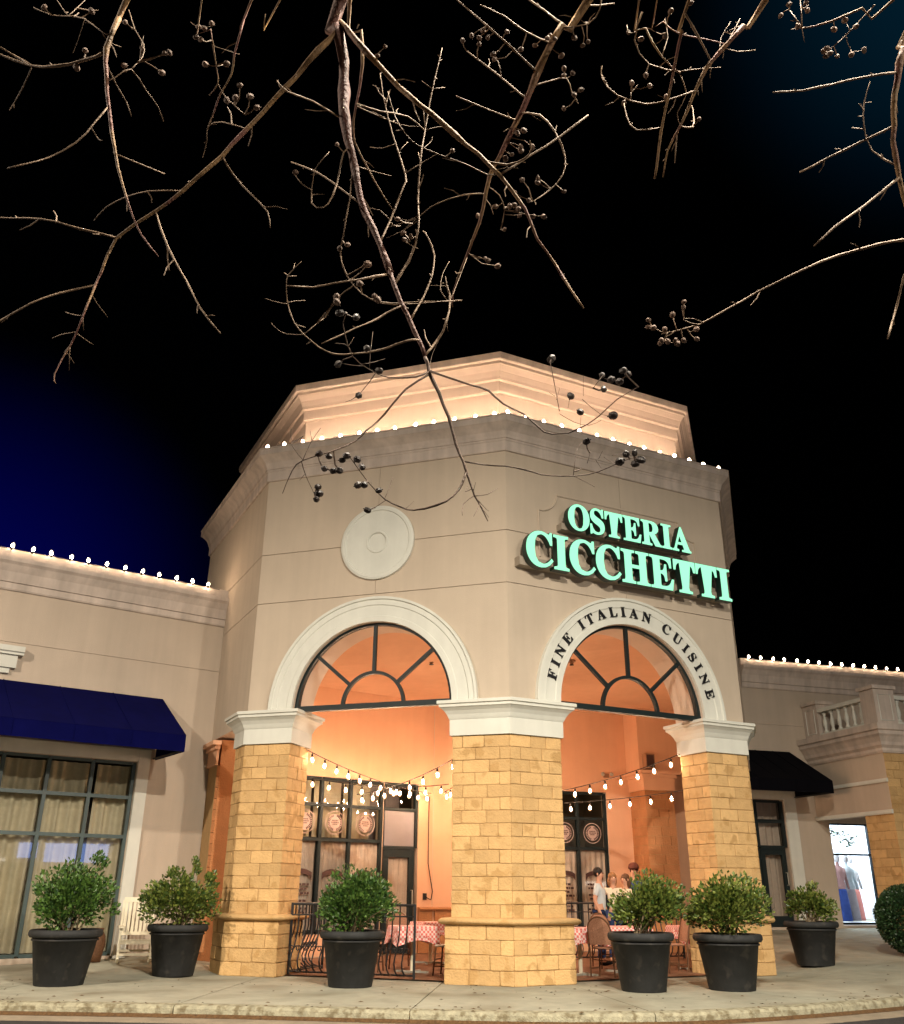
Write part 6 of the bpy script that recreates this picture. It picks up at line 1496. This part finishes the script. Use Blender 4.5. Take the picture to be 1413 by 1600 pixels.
('t','H2',[(1.190,3.592,5.413,.0030),(1.315,3.603,5.450,.0023),(1.437,3.609,5.469,.0015)]),
('t','H2',[(1.208,3.599,5.398,.0030),(1.254,3.673,5.343,.0025),(1.206,3.720,5.256,.0019),(1.229,3.763,5.211,.0015)]),
('t','H2',[(1.367,3.559,5.449,.0030),(1.386,3.654,5.439,.0015)]),
('t','H2',[(1.317,3.604,5.377,.0030),(1.340,3.671,5.354,.0015)]),
('t','k3',[(0.922,3.324,5.385,.0029),(0.880,3.331,5.387,.0022),(0.877,3.337,5.449,.0014)]),
('t','k2',[(1.037,3.340,5.234,.0028),(1.083,3.350,5.378,.0022),(1.077,3.347,5.509,.0015)]),
('t','k5',[(0.957,3.715,5.346,.0031),(0.981,3.749,5.505,.0016)]),
('t','k5',[(0.846,3.723,5.454,.0023),(0.806,3.727,5.549,.0016)]),
('J',None,[(2.850,0.675,6.225,.0180),(2.515,2.108,5.987,.0087),(2.241,3.280,5.574,.0072),(2.102,3.329,5.578,.0062),(1.961,3.393,5.554,.0050),(1.829,3.437,5.559,.0040),(1.800,3.435,5.592,.0037)]),
('t','J',[(2.158,3.310,5.577,.0029),(2.094,3.402,5.543,.0027),(2.017,3.441,5.476,.0024),(1.932,3.462,5.408,.0022)]),
('t','J',[(1.825,3.436,5.564,.0037),(1.817,3.398,5.627,.0030),(1.852,3.443,5.826,.0023)]),
('t','J',[(1.823,3.436,5.566,.0030),(1.778,3.445,5.709,.0025),(1.744,3.474,5.698,.0023)]),
('t','J',[(1.825,3.436,5.564,.0022),(1.851,3.489,5.519,.0015)]),
('t','J',[(2.030,3.410,5.484,.0022),(2.092,3.492,5.457,.0018),(2.144,3.464,5.440,.0015)]),
('t','J',[(2.051,3.398,5.492,.0022),(2.058,3.428,5.610,.0015)]),
('K',None,[(2.850,0.675,6.225,.0208),(2.407,1.893,5.645,.0166),(2.044,2.889,4.952,.0139),(2.000,2.937,4.836,.0133),(1.963,3.018,4.641,.0124),(1.954,3.072,4.512,.0119),(1.965,3.125,4.383,.0113),(2.001,3.190,4.228,.0106),(2.044,3.233,4.125,.0101)]),
('l1','K',[(1.980,2.981,4.731,.0063),(1.808,3.003,4.717,.0057),(1.703,3.053,4.734,.0054),(1.607,3.126,4.774,.0050),(1.477,3.145,4.784,.0046)]),
('l2','K',[(1.955,3.074,4.506,.0057),(1.852,3.185,4.523,.0054),(1.721,3.236,4.478,.0050),(1.620,3.321,4.472,.0046)]),
('l3','K',[(1.985,3.160,4.299,.0063),(1.827,3.169,4.163,.0056),(1.630,3.124,3.986,.0047),(1.542,3.152,3.908,.0042)]),
('l4','K',[(1.974,3.141,4.345,.0038),(1.899,3.181,4.473,.0033),(1.871,3.152,4.594,.0028),(1.890,3.146,4.721,.0024),(1.910,3.094,4.801,.0020)]),
('t','l4',[(1.879,3.150,4.648,.0026),(1.858,3.164,4.659,.0020)]),
('t','l4',[(1.876,3.157,4.574,.0026),(1.824,3.174,4.600,.0020)]),
('t','l4',[(1.890,3.145,4.722,.0020),(1.934,3.157,4.742,.0013)]),
('t','l4',[(1.885,3.148,4.684,.0020),(1.857,3.133,4.706,.0013)]),
('L','K',[(2.044,3.233,4.125,.0069),(2.092,3.256,4.023,.0066),(1.997,3.251,4.027,.0063),(1.924,3.333,4.067,.0061),(1.750,3.373,4.035,.0057),(1.577,3.364,3.948,.0051),(1.401,3.459,3.896,.0046),(1.254,3.478,3.813,.0041),(1.135,3.536,3.767,.0038),(0.970,3.586,3.747,.0033)]),
('t','L',[(1.135,3.536,3.767,.0026),(1.067,3.545,3.798,.0023),(1.086,3.569,3.911,.0020)]),
('t','L',[(0.984,3.581,3.748,.0026),(0.937,3.589,3.783,.0023),(0.923,3.622,3.849,.0020)]),
('t','L',[(1.038,3.565,3.755,.0026),(1.024,3.566,3.838,.0020)]),
('t','L',[(0.997,3.577,3.750,.0026),(0.985,3.598,3.721,.0024),(1.055,3.644,3.734,.0020)]),
('t','L',[(1.080,3.553,3.760,.0026),(1.124,3.636,3.773,.0023),(1.138,3.607,3.737,.0020)]),
('M','K',[(2.044,3.233,4.125,.0057),(2.061,3.272,4.001,.0052),(1.954,3.240,3.823,.0046),(1.947,3.325,3.737,.0043),(1.851,3.284,3.531,.0036)]),
]
CAPSULE = [
('c9',-1.643,2.577,4.588,.0105),
('c9',-1.422,2.524,4.503,.0118),
('c9',-1.407,2.516,4.281,.0109),
('c8',-1.316,2.591,4.525,.0109),
('c1',-1.437,2.537,4.215,.0125),
('c7',-1.238,2.492,4.179,.0099),
('c7',-1.105,2.519,4.274,.0097),
('c7',-1.090,2.527,4.284,.0103),
('c7',-1.143,2.612,4.277,.0118),
('c8',-1.251,2.642,4.437,.0100),
('d1',-1.193,3.023,5.027,.0121),
('d1',-1.161,3.017,5.012,.0114),
('d1',-1.202,3.036,4.978,.0120),
('d1',-1.165,3.003,4.924,.0113),
('d1',-1.118,2.983,5.002,.0125),
('d1',-1.180,3.142,4.929,.0140),
('d1',-1.064,3.100,4.885,.0154),
('d1',-1.003,3.142,4.797,.0123),
('d1',-1.087,3.238,4.806,.0155),
('d1',-1.035,3.199,4.781,.0155),
('d1',-0.955,3.154,4.741,.0150),
('d1',-0.936,3.218,4.740,.0142),
('C',-0.292,2.725,4.561,.0091),
('C',-0.318,2.697,4.478,.0090),
('f3',-0.010,2.778,4.058,.0100),
('G2',-0.221,2.843,3.771,.0094),
('G2',-0.202,2.878,3.732,.0108),
('G2',-0.172,2.883,3.724,.0085),
('G2',-0.194,2.845,3.674,.0089),
('h3',-0.452,2.910,3.681,.0101),
('h3',-0.417,2.869,3.667,.0101),
('h3',-0.344,2.956,3.639,.0095),
('h3',-0.373,2.978,3.564,.0112),
('h3',-0.462,2.995,3.509,.0094),
('h3',-0.313,3.011,3.516,.0091),
('h1',-0.465,2.750,4.058,.0089),
('h1',-0.630,2.797,3.959,.0105),
('e4',0.034,3.300,5.286,.0125),
('e4',0.077,3.232,5.240,.0116),
('e4',0.116,3.281,5.281,.0121),
('e4',0.158,3.243,5.237,.0119),
('e4',0.134,3.252,5.291,.0119),
('e4',0.250,3.210,5.241,.0109),
('D',0.312,3.163,5.066,.0130),
('D',0.384,3.201,5.138,.0118),
('D',0.437,3.130,5.105,.0112),
('D',0.512,3.208,5.080,.0135),
('D',0.569,3.154,5.134,.0137),
('D',0.612,3.170,5.104,.0109),
('e4',0.116,3.286,5.244,.0128),
('e4',0.183,3.263,5.148,.0131),
('e4',0.188,3.234,5.082,.0119),
('D',0.456,3.170,5.169,.0108),
('D',0.473,3.128,5.094,.0108),
('D',0.633,3.148,5.103,.0117),
('e8',0.530,3.265,5.061,.0127),
('e8',0.572,3.265,5.028,.0116),
('e8',0.621,3.354,5.018,.0126),
('e8',0.537,3.322,5.075,.0140),
('e8',0.546,3.431,4.973,.0119),
('e8',0.588,3.355,4.985,.0125),
('D',0.331,3.348,4.745,.0134),
('D',0.320,3.385,4.677,.0120),
('D',0.374,3.380,4.673,.0135),
('D',0.248,3.435,4.652,.0140),
('D',0.299,3.338,4.718,.0128),
('D',0.279,3.428,4.670,.0106),
('D',0.324,3.436,4.703,.0136),
('e9',0.302,3.180,4.284,.0126),
('e9',0.385,3.314,4.393,.0120),
('e9',0.507,3.312,4.340,.0107),
('e9',0.331,3.213,4.198,.0111),
('e9',0.273,3.258,4.281,.0104),
('e9',0.385,3.285,4.389,.0108),
('e11',0.204,3.588,4.489,.0141),
('e11',0.326,3.618,4.461,.0117),
('e11',0.392,3.587,4.427,.0105),
('e11',0.443,3.595,4.434,.0137),
('e11',0.254,3.697,4.439,.0110),
('e11',0.117,3.641,4.478,.0110),
('e11',0.297,3.566,4.479,.0139),
('e11',0.315,3.563,4.453,.0136),
('e11',0.275,3.606,4.506,.0137),
('D',0.166,3.636,4.197,.0138),
('D',0.219,3.699,4.213,.0143),
('D',0.153,3.618,4.195,.0104),
('j5',-0.358,2.754,2.697,.0121),
('j5',-0.372,2.771,2.688,.0106),
('j5',-0.323,2.787,2.699,.0128),
('j5',-0.309,2.817,2.685,.0123),
('j5',-0.322,2.846,2.630,.0130),
('j5',-0.298,2.807,2.613,.0119),
('j5',-0.253,2.854,2.613,.0109),
('j5',-0.295,2.932,2.572,.0119),
('j2',-0.453,2.781,2.717,.0114),
('j2',-0.423,2.805,2.718,.0109),
('j2',-0.439,2.826,2.681,.0107),
('j2',-0.414,2.854,2.687,.0112),
('j2',-0.389,2.838,2.681,.0125),
('j2',-0.455,2.804,2.603,.0114),
('j2',-0.449,2.815,2.583,.0131),
('j2',-0.458,2.814,2.562,.0122),
('j1',-0.336,2.827,2.971,.0132),
('j1',-0.262,2.787,3.049,.0127),
('j1',-0.411,2.789,3.076,.0130),
('j1',-0.308,2.761,3.125,.0130),
('j1',-0.387,2.583,3.150,.0138),
('j1',-0.335,2.625,3.163,.0132),
('i2',-0.416,2.687,3.291,.0126),
('i2',-0.407,2.637,3.234,.0117),
('i8',-0.358,2.848,3.469,.0128),
('i8',-0.297,2.838,3.402,.0123),
('i8',-0.287,2.854,3.401,.0127),
('i8',-0.341,2.920,3.614,.0148),
('j3',0.354,2.804,3.116,.0151),
('j3',0.413,2.778,2.947,.0125),
('j3',0.450,2.818,2.906,.0120),
('j3',0.551,2.747,2.855,.0149),
('j3',0.522,2.738,2.952,.0111),
('j3',0.528,2.784,3.037,.0114),
('j3',0.556,2.774,3.012,.0135),
('j3',0.575,2.647,2.973,.0118),
('j3',0.604,2.710,2.997,.0126),
('j3',0.579,2.744,2.987,.0129),
('j4',0.463,2.808,2.785,.0123),
('j4',0.577,2.710,2.690,.0136),
('j4',0.602,2.695,2.686,.0108),
('j4',0.623,2.696,2.662,.0143),
('j4',0.612,2.735,2.667,.0135),
('j4',0.563,2.758,2.684,.0145),
('k3',0.983,3.463,5.243,.0130),
('k3',0.885,3.352,5.412,.0114),
('k3',0.944,3.343,5.357,.0144),
('k5',0.965,3.686,5.435,.0143),
('k5',1.071,3.715,5.444,.0142),
('k5',1.138,3.663,5.308,.0137),
('k5',0.915,3.697,5.297,.0138),
('k2',1.046,3.284,5.303,.0113),
('k6',1.324,3.728,5.221,.0126),
('k2',1.082,3.249,5.443,.0142),
('H',1.164,3.200,5.437,.0146),
('J',1.931,3.435,5.411,.0144),
('J',1.952,3.488,5.417,.0134),
('J',2.011,3.490,5.419,.0122),
('J',1.993,3.436,5.549,.0154),
('J',2.053,3.421,5.600,.0152),
('J',2.079,3.380,5.505,.0134),
('J',2.077,3.473,5.412,.0153),
('J',2.115,3.418,5.382,.0141),
('J',1.731,3.447,5.664,.0131),
('J',1.843,3.383,5.678,.0119),
('J',1.871,3.434,5.684,.0145),
('J',1.764,3.408,5.698,.0128),
('J',1.798,3.421,5.552,.0137),
('J',1.935,3.478,5.438,.0132),
('J',1.956,3.451,5.396,.0134),
('L',0.914,3.587,3.825,.0109),
('L',0.915,3.601,3.796,.0105),
('L',0.937,3.590,3.784,.0133),
('L',1.019,3.549,3.827,.0131),
('L',1.059,3.479,3.852,.0108),
('L',1.058,3.495,3.832,.0112),
('L',0.967,3.619,3.717,.0125),
('L',1.047,3.615,3.715,.0140),
('L',1.069,3.585,3.713,.0133),
('L',1.134,3.580,3.771,.0138),
('L',1.129,3.580,3.718,.0116),
('L',0.984,3.578,3.768,.0132),
('L',1.005,3.621,3.728,.0138),
('L',1.041,3.615,3.732,.0129),
('L',0.965,3.578,3.707,.0126)]

tree = thing('crape_myrtle_tree', (1.9, -1.3, -0.13), 'bare crape myrtle with dark seed capsules, its branches hanging overhead', 'tree')
rt = random.Random(9)
# trunk and crown limbs, beside and above the camera
b = B(); b.tube([(1.9, -1.3, -.14), (1.95, -1.25, 1.8), (1.75, -.9, 3.6), (1.4, -.35, 5.2), (1.1, .1, 6.2)], [.14, .115, .09, .07, .045], 10); trunk = b.done('trunk', 'bark', tree, True)
for q in ((0.825, .375, 6.45), (1.5, .45, 6.45), (1.8, .45, 6.45), (2.25, .525, 6.375), (2.85, .675, 6.225)):
    b = B(); b.tube([(1.32, -.22, 5.45), ((q[0] + 1.32) / 2, .1, 6.0), q], [.055, .045, .04], 8); b.done('limb', 'bark', trunk, True)
def wobble(W):
    """finer, slightly knobbly version of a traced branch"""
    P_ = [Vector(p[:3]) for p in W]; R0 = [p[3] for p in W]
    pts, rad = [], []
    for i in range(len(P_) - 1):
        p0, p1, p2, p3 = P_[max(i - 1, 0)], P_[i], P_[i + 1], P_[min(i + 2, len(P_) - 1)]
        L = (p2 - p1).length; n = max(2, min(9, int(L / .065)))
        for k in range(n):
            t = k / n
            q = 0.5 * ((2 * p1) + (p2 - p0) * t + (2 * p0 - 5 * p1 + 4 * p2 - p3) * t * t + (3 * p1 - p0 - 3 * p2 + p3) * t ** 3)
            rr = R0[i] + (R0[i + 1] - R0[i]) * t
            j = rr * .35
            pts.append(q + Vector((rt.uniform(-j, j), rt.uniform(-j, j), rt.uniform(-j, j)))); rad.append(rr * rt.uniform(.88, 1.08) * (1.28 if rt.random() < .16 else 1))
    pts.append(P_[-1]); rad.append(R0[-1] * .9)
    return pts, rad
PART = {}
SHADED = {'T2', 'j1', 'j2', 'j3', 'j4', 'j5'}  # branches whose bark and capsules carry painted silhouette shade
ROOT = {}
for i, par, W in BRANCH:
    pts, rad = wobble(W)
    b = B(); b.tube(pts, rad, 8 if max(rad) > .011 else 5)
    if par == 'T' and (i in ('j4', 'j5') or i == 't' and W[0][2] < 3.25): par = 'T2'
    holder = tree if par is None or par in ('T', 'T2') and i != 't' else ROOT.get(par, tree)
    o = b.done('branch' if i != 't' else 'twig', ('shadewood' if i in SHADED or par in SHADED else 'maroon' if i == 'T' else 'bark' if max(rad) > .0135 else 'twig'), holder, True)
    if i != 't':
        PART[i] = o; ROOT[i] = o if holder is tree else holder
# little buds and spurs along the branches
spur = {}
for i, par, W in BRANCH:
    top_ = ROOT.get(i) if i != 't' else ROOT.get(par)
    if top_ is None: continue
    bb = spur.setdefault(top_.name, (top_, B()))[1]
    for a, c in zip(W, W[1:]):
        a3, c3 = Vector(a[:3]), Vector(c[:3]); L = (c3 - a3).length; d = (c3 - a3).normalized() if L > 0 else Vector((0, 0, 1))
        if a3.y < 1.9: continue
        for k in range(int(L / .125)):
            q = a3.lerp(c3, rt.random()); s = d.cross(Vector((rt.uniform(-1, 1), rt.uniform(-1, 1), rt.uniform(-1, 1)))).normalized()
            e = (s + d * .7).normalized(); l = rt.choice((.012, .015, .02, .03, .05, .08))
            bb.tube([q, q + e * l * .6, q + (e + d * .25) * l], [.0032, .0025, .0014], 4)
for top_, bb in spur.values(): tag(bb.done('buds', 'shadewood' if top_ in [ROOT.get(k) for k in SHADED] else 'twig', top_), kind='stuff')
# seed capsules: round, split into lobes, with a cup at the stalk
import bmesh
def capsule_mesh(m):
    b = B()
    rs = []
    n = 12
    for j in range(8):
        t = math.pi * (j + .01) / 7.02; 
        rs.append([((1 - .13 * (k % 2)) * math.sin(t) * math.cos(2 * math.pi * k / n), (1 - .13 * (k % 2)) * math.sin(t) * math.sin(2 * math.pi * k / n), 1.08 * math.cos(t)) for k in range(n)])
    b.rings(rs); b.lathe([(.12, -1.5), (.25, -1.15), (.75, -.95), (.9, -.6), (.5, -.7)], n=6)
    me = b.mesh('seed_capsule', False); me.materials.append(MT[m]); return me
CAP, CAPD = capsule_mesh('capsule'), capsule_mesh('capsuleshade')
CT = {}
for par, x, y, z, r_ in CAPSULE:
    hold = ROOT[par]
    o = link(bpy.data.objects.new('seed_capsule', CAPD if par in SHADED else CAP), hold)
    o.location = Vector((x, y, z)) - OFF[hold.name]; o.scale = (r_, r_, r_); o.rotation_euler = (rt.uniform(0, 6), rt.uniform(0, 6), rt.uniform(0, 6))
    # stalk to the nearest traced branch point
    best = None
    for i, pr, W in BRANCH:
        if (i if i != 't' else pr) == par or ROOT.get(pr) is hold or ROOT.get(i) is hold:
            for a, c in zip(W, W[1:]):
                a3, c3 = Vector(a[:3]), Vector(c[:3]); ab = c3 - a3; u_ = max(0, min(1, (Vector((x, y, z)) - a3).dot(ab) / max(ab.length_squared, 1e-9))); q = a3 + ab * u_
                d = (q - Vector((x, y, z))).length
                if best is None or d < best[0]: best = (d, q)
    if best and best[0] > r_:
        q0, q1 = best[1], Vector((x, y, z)); m_ = q0.lerp(q1, .55) + Vector((rt.uniform(-.1, .1), rt.uniform(-.1, .1), rt.uniform(-.15, .05))) * best[0]
        CT.setdefault(hold.name, (hold, B()))[1].tube([q0, m_, q1], [.0032, .0027, .0024], 4)
for hold, bb in CT.values(): tag(bb.done('stalks', 'shadewood' if hold in [ROOT.get(k) for k in SHADED] else 'twig', hold), kind='stuff')
print('blocks', BCOUNT[0])
